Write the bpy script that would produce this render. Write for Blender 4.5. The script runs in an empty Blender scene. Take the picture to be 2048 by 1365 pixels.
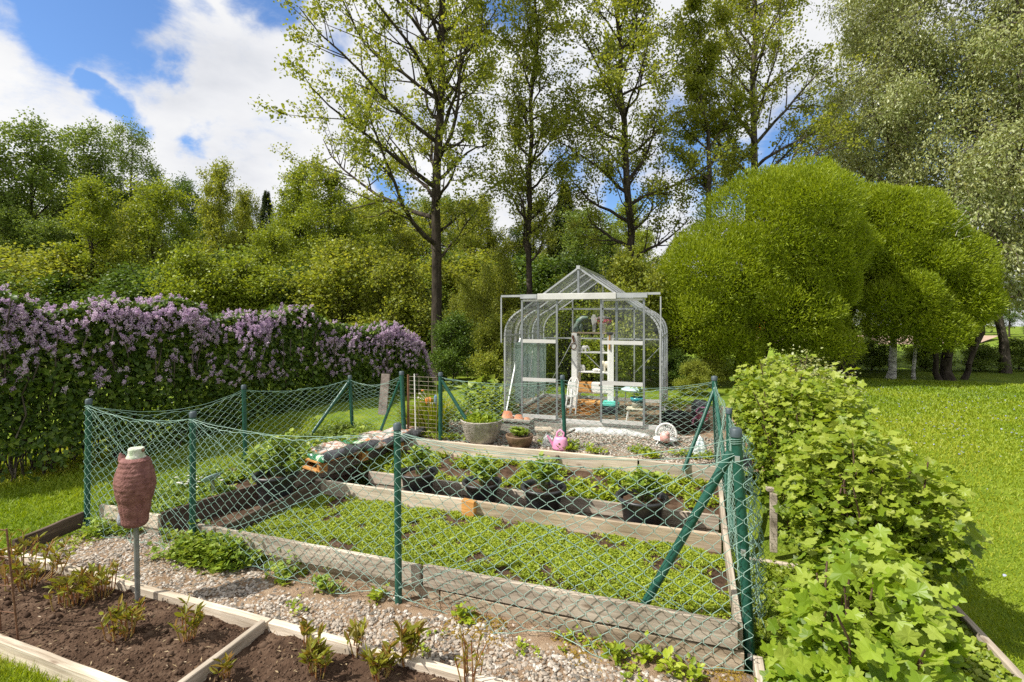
import bpy, math, random
import numpy as np
from mathutils import Vector, Matrix

R = random.Random(11)
G = np.random.default_rng(11)
scene = bpy.context.scene
COL = scene.collection
rad = math.radians

# ------------------------------------------------------------------ layout
# world: x runs along the front board of the garden, y runs away from the camera, z = 0 is the gravel path
EYE = 2.03
YAW = rad(19.6)
CS, SN = math.cos(YAW), math.sin(YAW)
FPX, HPX = 1000.0, 630.0


def at(px, py, d):
    k = (px - 1024) / FPX
    return Vector((d * (-SN + k * CS), d * (CS + k * SN), EYE - (py - HPX) / FPX * d))


def onz(px, py, z):
    return at(px, py, (EYE - z) * FPX / (py - HPX))


def ony(px, py, y):
    k = (px - 1024) / FPX
    return at(px, py, y / (CS + k * SN))


def proj(p):
    p = np.atleast_2d(p)
    d = -p[:, 0] * SN + p[:, 1] * CS
    l = p[:, 0] * CS + p[:, 1] * SN
    d2 = np.where(d > 0.05, d, 0.05)
    return 1024 + l / d2 * FPX, HPX + (EYE - p[:, 2]) / d2 * FPX, d


def ss(a, b, x):
    t = np.clip((np.asarray(x, float) - a) / (b - a), 0, 1)
    return t * t * (3 - 2 * t)


def gz(x, y):
    return 0.40 * ss(4.8, 7.2, y) - 0.02


# ------------------------------------------------------------------ noise (numpy value noise)
_T = np.random.default_rng(5).random((64, 64, 64))


def vnoise(p, s=1.0):
    q = np.asarray(p, float) * s + 1000.0
    i = np.floor(q).astype(int)
    f = q - i
    f = f * f * (3 - 2 * f)
    out = 0
    for dx in (0, 1):
        for dy in (0, 1):
            for dz in (0, 1):
                w = (f[:, 0] if dx else 1 - f[:, 0]) * (f[:, 1] if dy else 1 - f[:, 1]) * (f[:, 2] if dz else 1 - f[:, 2])
                out = out + w * _T[(i[:, 0] + dx) % 64, (i[:, 1] + dy) % 64, (i[:, 2] + dz) % 64]
    return out


def fbm(p, s=1.0, o=3):
    a, t, out = 1.0, 0.0, 0.0
    for k in range(o):
        out = out + a * vnoise(p, s * 2 ** k)
        t += a
        a *= 0.5
    return out / t


# ------------------------------------------------------------------ materials
def newmat(name):
    m = bpy.data.materials.new(name)
    m.use_nodes = True
    nt = m.node_tree
    nt.nodes.clear()
    out = nt.nodes.new('ShaderNodeOutputMaterial')
    return m, nt, out


def node(nt, t, **kw):
    n = nt.nodes.new(t)
    for k, v in kw.items():
        if k.startswith('i_'):
            n.inputs[k[2:].replace('_', ' ')].default_value = v
        else:
            setattr(n, k, v)
    return n


def ramp(nt, stops):
    r = nt.nodes.new('ShaderNodeValToRGB')
    e = r.color_ramp.elements
    while len(e) < len(stops):
        e.new(0.5)
    for k, (p, c) in enumerate(stops):
        e[k].position = p
        e[k].color = (c[0], c[1], c[2], 1)
    return r


def plain(name, c1, c2=None, scale=6, rough=0.6, bump=0.0, bscale=60, metal=0.0, stretch=(1, 1, 1), spec=0.4, detail=4, coat=0.0, c3=None):
    m, nt, out = newmat(name)
    L = nt.links.new
    b = node(nt, 'ShaderNodeBsdfPrincipled')
    b.inputs['Roughness'].default_value = rough
    b.inputs['Metallic'].default_value = metal
    b.inputs['Specular IOR Level'].default_value = spec
    b.inputs['Coat Weight'].default_value = coat
    tc = node(nt, 'ShaderNodeTexCoord')
    mp = node(nt, 'ShaderNodeMapping')
    mp.inputs['Scale'].default_value = stretch
    oi = node(nt, 'ShaderNodeObjectInfo')
    ad = node(nt, 'ShaderNodeVectorMath', operation='MULTIPLY_ADD')
    ad.inputs[1].default_value = (1, 1, 1)
    L(tc.outputs['Object'], mp.inputs['Vector'])
    L(mp.outputs['Vector'], ad.inputs[0])
    sc = node(nt, 'ShaderNodeMath', operation='MULTIPLY')
    sc.inputs[1].default_value = 37.0
    L(oi.outputs['Random'], sc.inputs[0])
    L(sc.outputs[0], ad.inputs[2])
    if c2 is None:
        b.inputs['Base Color'].default_value = (*c1, 1)
    else:
        n = node(nt, 'ShaderNodeTexNoise')
        n.inputs['Scale'].default_value = scale
        n.inputs['Detail'].default_value = detail
        n.inputs['Roughness'].default_value = 0.62
        L(ad.outputs[0], n.inputs['Vector'])
        st = [(0.32, c1), (0.66, c2)] if c3 is None else [(0.28, c1), (0.5, c2), (0.72, c3)]
        r = ramp(nt, st)
        L(n.outputs['Fac'], r.inputs[0])
        L(r.outputs[0], b.inputs['Base Color'])
    if bump:
        n2 = node(nt, 'ShaderNodeTexNoise')
        n2.inputs['Scale'].default_value = bscale
        n2.inputs['Detail'].default_value = 5
        L(ad.outputs[0], n2.inputs['Vector'])
        bp = node(nt, 'ShaderNodeBump')
        bp.inputs['Strength'].default_value = bump
        bp.inputs['Distance'].default_value = 0.02
        L(n2.outputs['Fac'], bp.inputs['Height'])
        L(bp.outputs[0], b.inputs['Normal'])
    L(b.outputs[0], out.inputs[0])
    return m


def wood(name, dark, mid, light, rough=0.8):
    m, nt, out = newmat(name)
    L = nt.links.new
    b = node(nt, 'ShaderNodeBsdfPrincipled')
    b.inputs['Roughness'].default_value = rough
    b.inputs['Specular IOR Level'].default_value = 0.2
    tc = node(nt, 'ShaderNodeTexCoord')
    oi = node(nt, 'ShaderNodeObjectInfo')
    sc = node(nt, 'ShaderNodeMath', operation='MULTIPLY')
    sc.inputs[1].default_value = 53.0
    L(oi.outputs['Random'], sc.inputs[0])
    def mapped(s):
        mp = node(nt, 'ShaderNodeMapping')
        mp.inputs['Scale'].default_value = s
        L(tc.outputs['Object'], mp.inputs['Vector'])
        a = node(nt, 'ShaderNodeVectorMath', operation='ADD')
        L(mp.outputs[0], a.inputs[0])
        L(sc.outputs[0], a.inputs[1])
        return a.outputs[0]
    n1 = node(nt, 'ShaderNodeTexNoise'); n1.inputs['Scale'].default_value = 1.0; n1.inputs['Detail'].default_value = 6; n1.inputs['Roughness'].default_value = 0.7
    L(mapped((2.2, 55, 55)), n1.inputs['Vector'])
    n2 = node(nt, 'ShaderNodeTexNoise'); n2.inputs['Scale'].default_value = 1.0; n2.inputs['Detail'].default_value = 4
    L(mapped((1.4, 4, 7)), n2.inputs['Vector'])
    w = node(nt, 'ShaderNodeTexVoronoi'); w.inputs['Scale'].default_value = 1.0
    L(mapped((2.6, 9, 7)), w.inputs['Vector'])
    r1 = ramp(nt, [(0.25, dark), (0.45, mid), (0.7, light)])
    L(n1.outputs['Fac'], r1.inputs[0])
    r2 = ramp(nt, [(0.28, (0.50, 0.47, 0.43)), (0.68, (1.15, 1.13, 1.1))])
    L(n2.outputs['Fac'], r2.inputs[0])
    mx = node(nt, 'ShaderNodeMix', data_type='RGBA', blend_type='MULTIPLY'); mx.inputs[0].default_value = 1
    L(r1.outputs[0], mx.inputs[6]); L(r2.outputs[0], mx.inputs[7])
    r3 = ramp(nt, [(0.05, (0.35, 0.26, 0.2)), (0.13, (1, 1, 1))])
    L(w.outputs['Distance'], r3.inputs[0])
    mx2 = node(nt, 'ShaderNodeMix', data_type='RGBA', blend_type='MULTIPLY'); mx2.inputs[0].default_value = 0.7
    L(mx.outputs[2], mx2.inputs[6]); L(r3.outputs[0], mx2.inputs[7])
    L(mx2.outputs[2], b.inputs['Base Color'])
    bp = node(nt, 'ShaderNodeBump'); bp.inputs['Strength'].default_value = 0.35; bp.inputs['Distance'].default_value = 0.01
    L(n1.outputs['Fac'], bp.inputs['Height']); L(bp.outputs[0], b.inputs['Normal'])
    L(b.outputs[0], out.inputs[0])
    return m


def leafmat(name, stops, trans=0.4, rough=0.45, spec=0.35, tint=(1.25, 1.15, 0.55), zscale=None):
    """colour by the per-leaf random value 'rnd'; part of the light passes through"""
    m, nt, out = newmat(name)
    L = nt.links.new
    a = node(nt, 'ShaderNodeAttribute', attribute_name='rnd')
    n = len(stops)
    r = ramp(nt, [((k + 0.5) / n, c) for k, c in enumerate(stops)])
    L(a.outputs['Fac'], r.inputs[0])
    b = node(nt, 'ShaderNodeBsdfPrincipled')
    b.inputs['Roughness'].default_value = rough
    b.inputs['Specular IOR Level'].default_value = spec
    L(r.outputs[0], b.inputs['Base Color'])
    t = node(nt, 'ShaderNodeBsdfTranslucent')
    mx = node(nt, 'ShaderNodeMix', data_type='RGBA', blend_type='MULTIPLY'); mx.inputs[0].default_value = 1
    mx.inputs[7].default_value = (*tint, 1)
    L(r.outputs[0], mx.inputs[6])
    L(mx.outputs[2], t.inputs['Color'])
    ms = node(nt, 'ShaderNodeMixShader'); ms.inputs[0].default_value = trans
    L(b.outputs[0], ms.inputs[1]); L(t.outputs[0], ms.inputs[2])
    L(ms.outputs[0], out.inputs[0])
    return m


def glassmat(name, tint=(0.985, 0.995, 0.99), refl=.55):
    m, nt, out = newmat(name)
    L = nt.links.new
    t = node(nt, 'ShaderNodeBsdfTransparent'); t.inputs[0].default_value = (*tint, 1)
    g = node(nt, 'ShaderNodeBsdfGlossy'); g.inputs['Roughness'].default_value = 0.03
    f = node(nt, 'ShaderNodeFresnel'); f.inputs['IOR'].default_value = 1.45
    mt = node(nt, 'ShaderNodeMath', operation='MULTIPLY'); mt.inputs[1].default_value = refl
    L(f.outputs[0], mt.inputs[0])
    ms = node(nt, 'ShaderNodeMixShader')
    L(mt.outputs[0], ms.inputs[0]); L(t.outputs[0], ms.inputs[1]); L(g.outputs[0], ms.inputs[2])
    L(ms.outputs[0], out.inputs[0])
    return m


# ------------------------------------------------------------------ objects
ORG = {}


def org(o):
    return ORG.get(o.name, Vector((0, 0, 0))) if o is not None else None


def tag(o, label=None, cat=None, group=None, kind=None):
    if label: o['label'] = label
    if cat: o['category'] = cat
    if group: o['group'] = group
    if kind: o['kind'] = kind
    return o


def thing(name, loc, label, cat, group=None):
    o = bpy.data.objects.new(name, None)
    o.empty_display_size = 0.1
    COL.objects.link(o)
    o.location = loc
    ORG[o.name] = Vector(loc)
    return tag(o, label, cat, group)


def link(name, me, mat, parent=None, loc=None, bevel=0):
    """me holds world coordinates; they are moved to the parent's (or loc's) frame"""
    o = bpy.data.objects.new(name, me)
    COL.objects.link(o)
    base = org(parent) if parent is not None else Vector(loc or (0, 0, 0))
    if base.length > 0:
        me.transform(Matrix.Translation(-base))
    for mm in (mat if isinstance(mat, (list, tuple)) else [mat]):
        me.materials.append(mm)
    if parent is not None:
        o.parent = parent
    else:
        o.location = base
    ORG[o.name] = base
    if bevel:
        b = o.modifiers.new('Bevel', 'BEVEL'); b.width = bevel; b.segments = 2; b.limit_method = 'ANGLE'
    return o


def np_mesh(name, V, Fs, rnd=None, smooth=False):
    """V (n,3); Fs: one index array (f,k) or several of different k"""
    if not isinstance(Fs, list): Fs = [Fs]
    me = bpy.data.meshes.new(name)
    V = np.ascontiguousarray(V, dtype=np.float32)
    me.vertices.add(len(V))
    me.vertices.foreach_set('co', V.ravel())
    nl = sum(f.size for f in Fs); npoly = sum(len(f) for f in Fs)
    me.loops.add(nl)
    me.loops.foreach_set('vertex_index', np.concatenate([f.ravel() for f in Fs]).astype(np.int32))
    me.polygons.add(npoly)
    tot = np.concatenate([np.full(len(f), f.shape[1]) for f in Fs])
    st = np.concatenate([[0], np.cumsum(tot)[:-1]])
    me.polygons.foreach_set('loop_start', st.astype(np.int32))
    me.polygons.foreach_set('use_smooth', np.full(npoly, bool(smooth)))
    if rnd is not None:
        at_ = me.attributes.new('rnd', 'FLOAT', 'POINT')
        at_.data.foreach_set('value', np.ascontiguousarray(rnd, dtype=np.float32))
    me.update(calc_edges=True)
    return me


class MB:
    def __init__(self):
        self.v, self.f, self.s, self.m = [], [], [], []

    def add(self, vs, fs, smooth=False, mi=0):
        b = len(self.v)
        self.v += [tuple(p) for p in vs]
        for f in fs:
            self.f.append(tuple(b + i for i in f)); self.s.append(smooth); self.m.append(mi)
        return self

    def box(self, c, s, rz=0, mi=0, M=None):
        x, y, z = s[0] / 2, s[1] / 2, s[2] / 2
        M = M or Matrix.Rotation(rz, 3, 'Z')
        vs = [Vector(c) + M @ Vector((sx * x, sy * y, sz * z)) for sx in (-1, 1) for sy in (-1, 1) for sz in (-1, 1)]
        return self.add(vs, [(0, 1, 3, 2), (4, 6, 7, 5), (0, 4, 5, 1), (2, 3, 7, 6), (0, 2, 6, 4), (1, 5, 7, 3)], False, mi)

    def bar(self, p0, p1, w, h, up=(0, 0, 1), mi=0):
        """box from p0 to p1; w across, h along up"""
        p0, p1 = Vector(p0), Vector(p1)
        d = (p1 - p0); L = d.length; d.normalize()
        u = Vector(up); s = d.cross(u)
        if s.length < 1e-4: s = d.cross(Vector((1, 0, 0)))
        s.normalize(); u = s.cross(d)
        M = Matrix((d, s, u)).transposed()
        return self.box((p0 + p1) / 2, (L, w, h), M=M, mi=mi)

    def tube(self, pts, r, n=8, cap=True, mi=0, smooth=True):
        pts = [Vector(p) for p in pts]
        rs = r if isinstance(r, (list, tuple)) else [r] * len(pts)
        vs, fs = [], []
        prev = None
        for i, p in enumerate(pts):
            d = (pts[min(i + 1, len(pts) - 1)] - pts[max(i - 1, 0)]).normalized()
            if prev is None:
                a = d.cross(Vector((0, 0, 1)))
                if a.length < 0.05: a = d.cross(Vector((1, 0, 0)))
            else:
                a = prev - d * prev.dot(d)
            a.normalize(); prev = a
            b = d.cross(a)
            for k in range(n):
                t = 2 * math.pi * k / n
                vs.append(p + (a * math.cos(t) + b * math.sin(t)) * rs[i])
        for i in range(len(pts) - 1):
            for k in range(n):
                fs.append((i * n + k, i * n + (k + 1) % n, (i + 1) * n + (k + 1) % n, (i + 1) * n + k))
        self.add(vs, fs, smooth, mi)
        if cap:
            e = (len(pts) - 1) * n
            self.add([vs[k] for k in range(n)], [tuple(range(n))[::-1]], False, mi)
            self.add([vs[e + k] for k in range(n)], [tuple(range(n))], False, mi)
        return self

    def lathe(self, prof, c, n=20, M=None, mi=0, sx=1, sy=1, fn=None):
        c = Vector(c); M = M or Matrix.Identity(3)
        vs, fs = [], []
        for (r, z) in prof:
            for k in range(n):
                t = 2 * math.pi * k / n
                rr = r * (fn(t, z) if fn else 1)
                vs.append(c + M @ Vector((rr * math.cos(t) * sx, rr * math.sin(t) * sy, z)))
        for i in range(len(prof) - 1):
            for k in range(n):
                fs.append((i * n + k, i * n + (k + 1) % n, (i + 1) * n + (k + 1) % n, (i + 1) * n + k))
        return self.add(vs, fs, True, mi)

    def ball(self, c, r, n=10, m=7, M=None, mi=0):
        r = r if isinstance(r, (tuple, list)) else (r, r, r)
        M = M or Matrix.Identity(3)
        vs, fs = [], []
        for i in range(m + 1):
            ph = math.pi * i / m
            for k in range(n):
                t = 2 * math.pi * k / n
                vs.append(Vector(c) + M @ Vector((r[0] * math.sin(ph) * math.cos(t), r[1] * math.sin(ph) * math.sin(t), -r[2] * math.cos(ph))))
        for i in range(m):
            for k in range(n):
                fs.append((i * n + k, i * n + (k + 1) % n, (i + 1) * n + (k + 1) % n, (i + 1) * n + k))
        return self.add(vs, fs, True, mi)

    def prism(self, poly, p, ux, uy, th, mi=0):
        """polygon (2-D) in the plane p + a*ux + b*uy, given thickness th along the normal"""
        ux, uy = Vector(ux), Vector(uy); nn = ux.cross(uy).normalized() * th / 2
        A = [Vector(p) + ux * a + uy * b + nn for a, b in poly]
        B = [q - 2 * nn for q in A]
        n = len(poly)
        fs = [tuple(range(n)), tuple(range(2 * n - 1, n - 1, -1))] + [(i, n + i, n + (i + 1) % n, (i + 1) % n) for i in range(n)]
        return self.add(A + B, fs, False, mi)

    def build(self, name, mat, parent=None, loc=None, bevel=0):
        me = bpy.data.meshes.new(name)
        me.from_pydata(self.v, [], self.f)
        me.polygons.foreach_set('use_smooth', self.s)
        me.polygons.foreach_set('material_index', self.m)
        me.update()
        return link(name, me, mat, parent, loc, bevel)


def board(name, p0, p1, h, th, mat, parent, cuts=10, warp=0.004):
    """a plank whose top edge runs from p0 to p1 (world), hanging h down; local x runs along it so that the grain does too"""
    p0, p1 = Vector(p0), Vector(p1)
    d = p1 - p0; Ln = d.length; d.normalize()
    s = Vector((-d.y, d.x, 0)).normalized(); u = d.cross(s)
    if u.z < 0: u = -u
    vs, fs = [], []
    ring = [(-th / 2 + .004, 0), (th / 2 - .004, 0), (th / 2, -.004), (th / 2, -h + .004), (th / 2 - .004, -h), (-th / 2 + .004, -h), (-th / 2, -h + .004), (-th / 2, -.004)]
    n = len(ring)
    ph = R.random() * 10
    for i in range(cuts + 1):
        t = i / cuts
        wz = math.sin(t * 5 + ph) * warp + R.uniform(-1, 1) * warp * .4
        wy = math.sin(t * 4 + ph * 2) * warp
        for (a, b) in ring:
            vs.append(((t - .5) * Ln, a + wy, b + wz + R.uniform(-.0012, .0012)))
    for i in range(cuts):
        for k in range(n):
            fs.append((i * n + k, (i + 1) * n + k, (i + 1) * n + (k + 1) % n, i * n + (k + 1) % n))
    fs += [tuple(range(n))[::-1], tuple(cuts * n + k for k in range(n))]
    fs = [f[::-1] for f in fs]
    me = bpy.data.meshes.new(name)
    me.from_pydata(vs, [], fs); me.update()
    me.materials.append(mat)
    o = bpy.data.objects.new(name, me); COL.objects.link(o)
    M = Matrix((d, s, u)).transposed().to_4x4()
    base = org(parent) if parent is not None else Vector((0, 0, 0))
    M.translation = (p0 + p1) / 2 - base
    o.parent = parent
    o.matrix_local = M
    ORG[o.name] = base
    return o


def copy_tree(o, parent=None):
    c = o.copy()
    COL.objects.link(c)
    if parent is not None:
        c.parent = parent
    for ch in o.children:
        copy_tree(ch, c)
    return c


# ------------------------------------------------------------------ leaves
TPL = {
    'rhomb': (np.array([[0, 0, 0], [.36, .5, .07], [0, 1, -.03], [-.36, .5, .07]]), np.array([[0, 1, 2, 3]])),
    'narrow': (np.array([[0, 0, 0], [.13, .45, .03], [0, 1, -.06], [-.13, .45, .03]]), np.array([[0, 1, 2, 3]])),
    'oval': (np.array([[0, 0, 0], [.30, .25, .06], [.27, .65, .05], [0, 1, -.08], [-.27, .65, .05], [-.30, .25, .06]]), np.array([[0, 1, 2, 3], [0, 3, 4, 5]])),
    'heart': (np.array([[0, .05, 0], [.34, .0, .05], [.46, .3, .08], [.26, .68, .03], [0, 1.05, -.1], [-.26, .68, .03], [-.46, .3, .08], [-.34, .0, .05]]),
              np.array([[0, 1, 2, 3], [0, 3, 4, 4], [0, 4, 4, 5], [0, 5, 6, 7]])),
    'blade': (np.array([[-.5, 0, 0], [.5, 0, 0], [.38, .55, .0], [-.38, .55, 0], [0, 1, .12]]), np.array([[0, 1, 2], [0, 2, 3], [3, 2, 4]])),
}
TPL['heart'] = (TPL['heart'][0], np.array([[0, 1, 2], [0, 2, 3], [0, 3, 4], [0, 4, 5], [0, 5, 6], [0, 6, 7]]))
_lob = []
for _i in range(34):
    _t = -math.pi / 2 + .16 + (2 * math.pi - .32) * _i / 33          # starts and ends beside the stalk notch
    _q = (_i / 33 - .5) * 2                                              # -1 .. 1, 0 = tip
    _r = .44 + .11 * math.cos(_q * 2.5 * 2 * math.pi * .94) + .10 * (1 - abs(_q)) + (.028 if _i % 2 else -.02)
    _lob.append((_r * math.cos(_t), .34 + _r * math.sin(_t)))
_lob.append((0, .02))
_lv = [(0, .34, -.02)] + [(x, y, .20 * abs(x) - .24 * max(0, y - .40) ** 2 - .10 * abs(x) * y + .03 * math.sin(9 * y + 5 * x)) for x, y in _lob]
TPL['lobed'] = (np.array(_lv), np.array([[0, 1 + k, 1 + (k + 1) % len(_lob)] for k in range(len(_lob))]))


def unit(a):
    return a / np.maximum(np.linalg.norm(a, axis=-1, keepdims=True), 1e-9)


def leafgeo(P, A, N, size, tpl, width=1.0):
    """positions, axis directions, approximate normals (n,3), sizes (n,)"""
    T, Fc = TPL[tpl]
    A = unit(A)
    B = unit(np.cross(A, N))
    N2 = np.cross(B, A)
    s = np.broadcast_to(np.asarray(size, float), (len(P),))[:, None, None]
    V = P[:, None, :] + s * (width * T[None, :, 0:1] * B[:, None, :] + T[None, :, 1:2] * A[:, None, :] + T[None, :, 2:3] * N2[:, None, :])
    k = len(T)
    Fi = (np.arange(len(P)) * k)[:, None, None] + Fc[None]
    return V.reshape(-1, 3), Fi.reshape(-1, Fc.shape[1]), k


def leafmesh(name, P, A, N, size, tpl, rnd=None, width=1.0):
    V, Fi, k = leafgeo(P, A, N, size, tpl, width)
    if rnd is None: rnd = G.random(len(P))
    return np_mesh(name, V, Fi, np.repeat(rnd, k))


def rdir(n):
    return unit(G.normal(size=(n, 3)))


def segtubes(p0, p1, r0, r1, s=5):
    p0, p1 = np.asarray(p0, float), np.asarray(p1, float)
    d = unit(p1 - p0)
    ref = np.where(np.abs(d[:, 2:3]) > .9, np.array([[1., 0, 0]]), np.array([[0, 0, 1.]]))
    a = unit(np.cross(d, ref)); b = np.cross(d, a)
    t = np.arange(s) * 2 * np.pi / s
    ring = a[:, None, :] * np.cos(t)[None, :, None] + b[:, None, :] * np.sin(t)[None, :, None]
    V0 = p0[:, None, :] + ring * np.asarray(r0)[:, None, None]
    V1 = p1[:, None, :] + ring * np.asarray(r1)[:, None, None]
    V = np.concatenate([V0, V1], 1)
    k = np.arange(s); k2 = (k + 1) % s
    Fq = np.stack([k, k2, s + k2, s + k], 1)
    Fi = (np.arange(len(p0)) * 2 * s)[:, None, None] + Fq[None]
    return V.reshape(-1, 3), Fi.reshape(-1, 4)


def join(parts):
    V, F, o = [], [], 0
    for v, f in parts:
        V.append(v); F.append(f + o); o += len(v)
    return np.concatenate(V), np.concatenate(F)

# ------------------------------------------------------------------ camera, sun, sky
cam = bpy.data.cameras.new('camera')
cam.sensor_width = 36.0
cam.lens = FPX / 2048 * 36
cam.shift_y = -(682.5 - HPX) / 2048
cam.clip_start = 0.05
cam.clip_end = 500
camo = bpy.data.objects.new('camera', cam)
COL.objects.link(camo)
camo.location = (0, 0, EYE)
camo.rotation_euler = (rad(90), 0, YAW)
scene.camera = camo

SUN_EL = rad(51)
SUN_TO = Vector((-.787 * math.cos(SUN_EL), -.617 * math.cos(SUN_EL), math.sin(SUN_EL)))
sl = bpy.data.lights.new('sun', 'SUN')
sl.energy = 4.6
sl.angle = rad(0.5)
sl.color = (1.0, 0.95, 0.86)
so = bpy.data.objects.new('sun', sl)
COL.objects.link(so)
so.location = (-6, -6, 12)
so.rotation_euler = (-SUN_TO).to_track_quat('-Z', 'Y').to_euler()

world = bpy.data.worlds.new('World')
scene.world = world
world.use_nodes = True
nt = world.node_tree
nt.nodes.clear()
L = nt.links.new
wo = node(nt, 'ShaderNodeOutputWorld')
bg = node(nt, 'ShaderNodeBackground')
bg.inputs[1].default_value = 0.15
sky = node(nt, 'ShaderNodeTexSky', sky_type='NISHITA', sun_disc=False)
sky.sun_elevation = SUN_EL
sky.sun_rotation = math.atan2(SUN_TO.x, SUN_TO.y)
sky.air_density = 1.0; sky.dust_density = 0.3; sky.ozone_density = 3.0
tc = node(nt, 'ShaderNodeTexCoord')
dirv = tc.outputs['Generated']
# clouds: a flat layer seen in perspective (direction / height), broken up by noise, with open blue gaps
sep = node(nt, 'ShaderNodeSeparateXYZ'); L(dirv, sep.inputs[0])
zz = node(nt, 'ShaderNodeMath', operation='MAXIMUM'); zz.inputs[1].default_value = 0.0; L(sep.outputs[2], zz.inputs[0])
za = node(nt, 'ShaderNodeMath', operation='ADD'); za.inputs[1].default_value = 0.22; L(zz.outputs[0], za.inputs[0])
dv = node(nt, 'ShaderNodeVectorMath', operation='DIVIDE'); L(dirv, dv.inputs[0])
cb = node(nt, 'ShaderNodeCombineXYZ')
for k in range(3): L(za.outputs[0], cb.inputs[k])
L(cb.outputs[0], dv.inputs[1])
n1 = node(nt, 'ShaderNodeTexNoise'); n1.inputs['Scale'].default_value = 3.4; n1.inputs['Detail'].default_value = 9; n1.inputs['Roughness'].default_value = .68; n1.inputs['Distortion'].default_value = .25
L(dv.outputs[0], n1.inputs['Vector'])
n2 = node(nt, 'ShaderNodeTexNoise'); n2.inputs['Scale'].default_value = 1.6; n2.inputs['Detail'].default_value = 7; n2.inputs['Roughness'].default_value = .55
L(dv.outputs[0], n2.inputs['Vector'])
# wobble for the gaps
wob = node(nt, 'ShaderNodeTexNoise'); wob.inputs['Scale'].default_value = 9; wob.inputs['Detail'].default_value = 6
L(dirv, wob.inputs['Vector'])
ws = node(nt, 'ShaderNodeVectorMath', operation='SUBTRACT'); ws.inputs[1].default_value = (.5, .5, .5); L(wob.outputs['Color'], ws.inputs[0])
wm = node(nt, 'ShaderNodeVectorMath', operation='SCALE'); wm.inputs['Scale'].default_value = .16; L(ws.outputs[0], wm.inputs[0])
dw = node(nt, 'ShaderNodeVectorMath', operation='ADD'); L(dirv, dw.inputs[0]); L(wm.outputs[0], dw.inputs[1])


def pdir(px, py):
    v = at(px, py, 1.0) - Vector((0, 0, EYE))
    return v.normalized()


acc = None
# (px, py, radius in rad): open blue
for (px, py, rr, amt) in [(70, 15, .09, 1), (160, 45, .10, 1.0), (240, 70, .10, 1.0), (305, 100, .07, 1), (345, 135, .05, .9), (260, 15, .10, 1), (190, 190, .034, 1), (225, 215, .04, 1), (262, 240, .036, .9), (372, 272, .045, 1),
                          (545, 15, .07, .9), (680, 60, .06, .8), (420, 0, .04, .6), (1020, 20, .07, .9), (1400, 270, .12, .8), (1260, 390, .10, .9), (1600, 345, .14, 1.0), (1700, 360, .12, 1), (1450, 350, .11, .9), (800, 385, .06, .7),
                          (1960, 120, .08, .8), (1830, 290, .10, .9), (1130, 330, .08, .6)]:
    d_ = node(nt, 'ShaderNodeVectorMath', operation='DISTANCE'); d_.inputs[1].default_value = pdir(px, py); L(dw.outputs[0], d_.inputs[0])
    mr = node(nt, 'ShaderNodeMapRange', interpolation_type='SMOOTHSTEP')
    mr.inputs['From Min'].default_value = rr * 1.05; mr.inputs['From Max'].default_value = rr * .2
    mr.inputs['To Min'].default_value = 0; mr.inputs['To Max'].default_value = amt
    L(d_.outputs['Value'], mr.inputs['Value'])
    if acc is None:
        acc = mr.outputs[0]
    else:
        mxn = node(nt, 'ShaderNodeMath', operation='MAXIMUM'); L(acc, mxn.inputs[0]); L(mr.outputs[0], mxn.inputs[1]); acc = mxn.outputs[0]
ga = node(nt, 'ShaderNodeMath', operation='MULTIPLY'); ga.inputs[1].default_value = -.50; L(acc, ga.inputs[0])
de = node(nt, 'ShaderNodeMath', operation='ADD'); L(n1.outputs['Fac'], de.inputs[0]); L(ga.outputs[0], de.inputs[1])
dm = node(nt, 'ShaderNodeMapRange', interpolation_type='SMOOTHSTEP'); dm.inputs['From Min'].default_value = .07; dm.inputs['From Max'].default_value = .50
L(de.outputs[0], dm.inputs['Value'])
cr = ramp(nt, [(.30, (3.0, 3.12, 3.4)), (.46, (3.9, 3.95, 4.1)), (.62, (4.5, 4.5, 4.5))])
L(n2.outputs['Fac'], cr.inputs[0])
hs = node(nt, 'ShaderNodeMix', data_type='RGBA', blend_type='MULTIPLY'); hs.inputs[0].default_value = 1
hs.inputs[7].default_value = (.56, .68, .82, 1); L(sky.outputs[0], hs.inputs[6])
mixc = node(nt, 'ShaderNodeMix', data_type='RGBA')
L(dm.outputs[0], mixc.inputs[0]); L(hs.outputs[2], mixc.inputs[6]); L(cr.outputs[0], mixc.inputs[7])
L(mixc.outputs[2], bg.inputs[0]); L(bg.outputs[0], wo.inputs[0])

vs_ = scene.view_settings
vs_.view_transform = 'Standard'; vs_.look = 'None'; vs_.exposure = 0.55; vs_.gamma = 1.0
scene.display_settings.display_device = 'sRGB'
cy = scene.cycles
cy.max_bounces = 6; cy.diffuse_bounces = 3; cy.glossy_bounces = 2; cy.transmission_bounces = 4; cy.transparent_max_bounces = 24
cy.use_adaptive_sampling = True; cy.adaptive_threshold = 0.012
cy.use_denoising = False; cy.denoiser = 'OPENIMAGEDENOISE'; cy.denoising_input_passes = 'RGB_ALBEDO_NORMAL'
cy.sample_clamp_indirect = 6
cy.caustics_reflective = False; cy.caustics_refractive = False
scene.render.use_persistent_data = False

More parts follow.
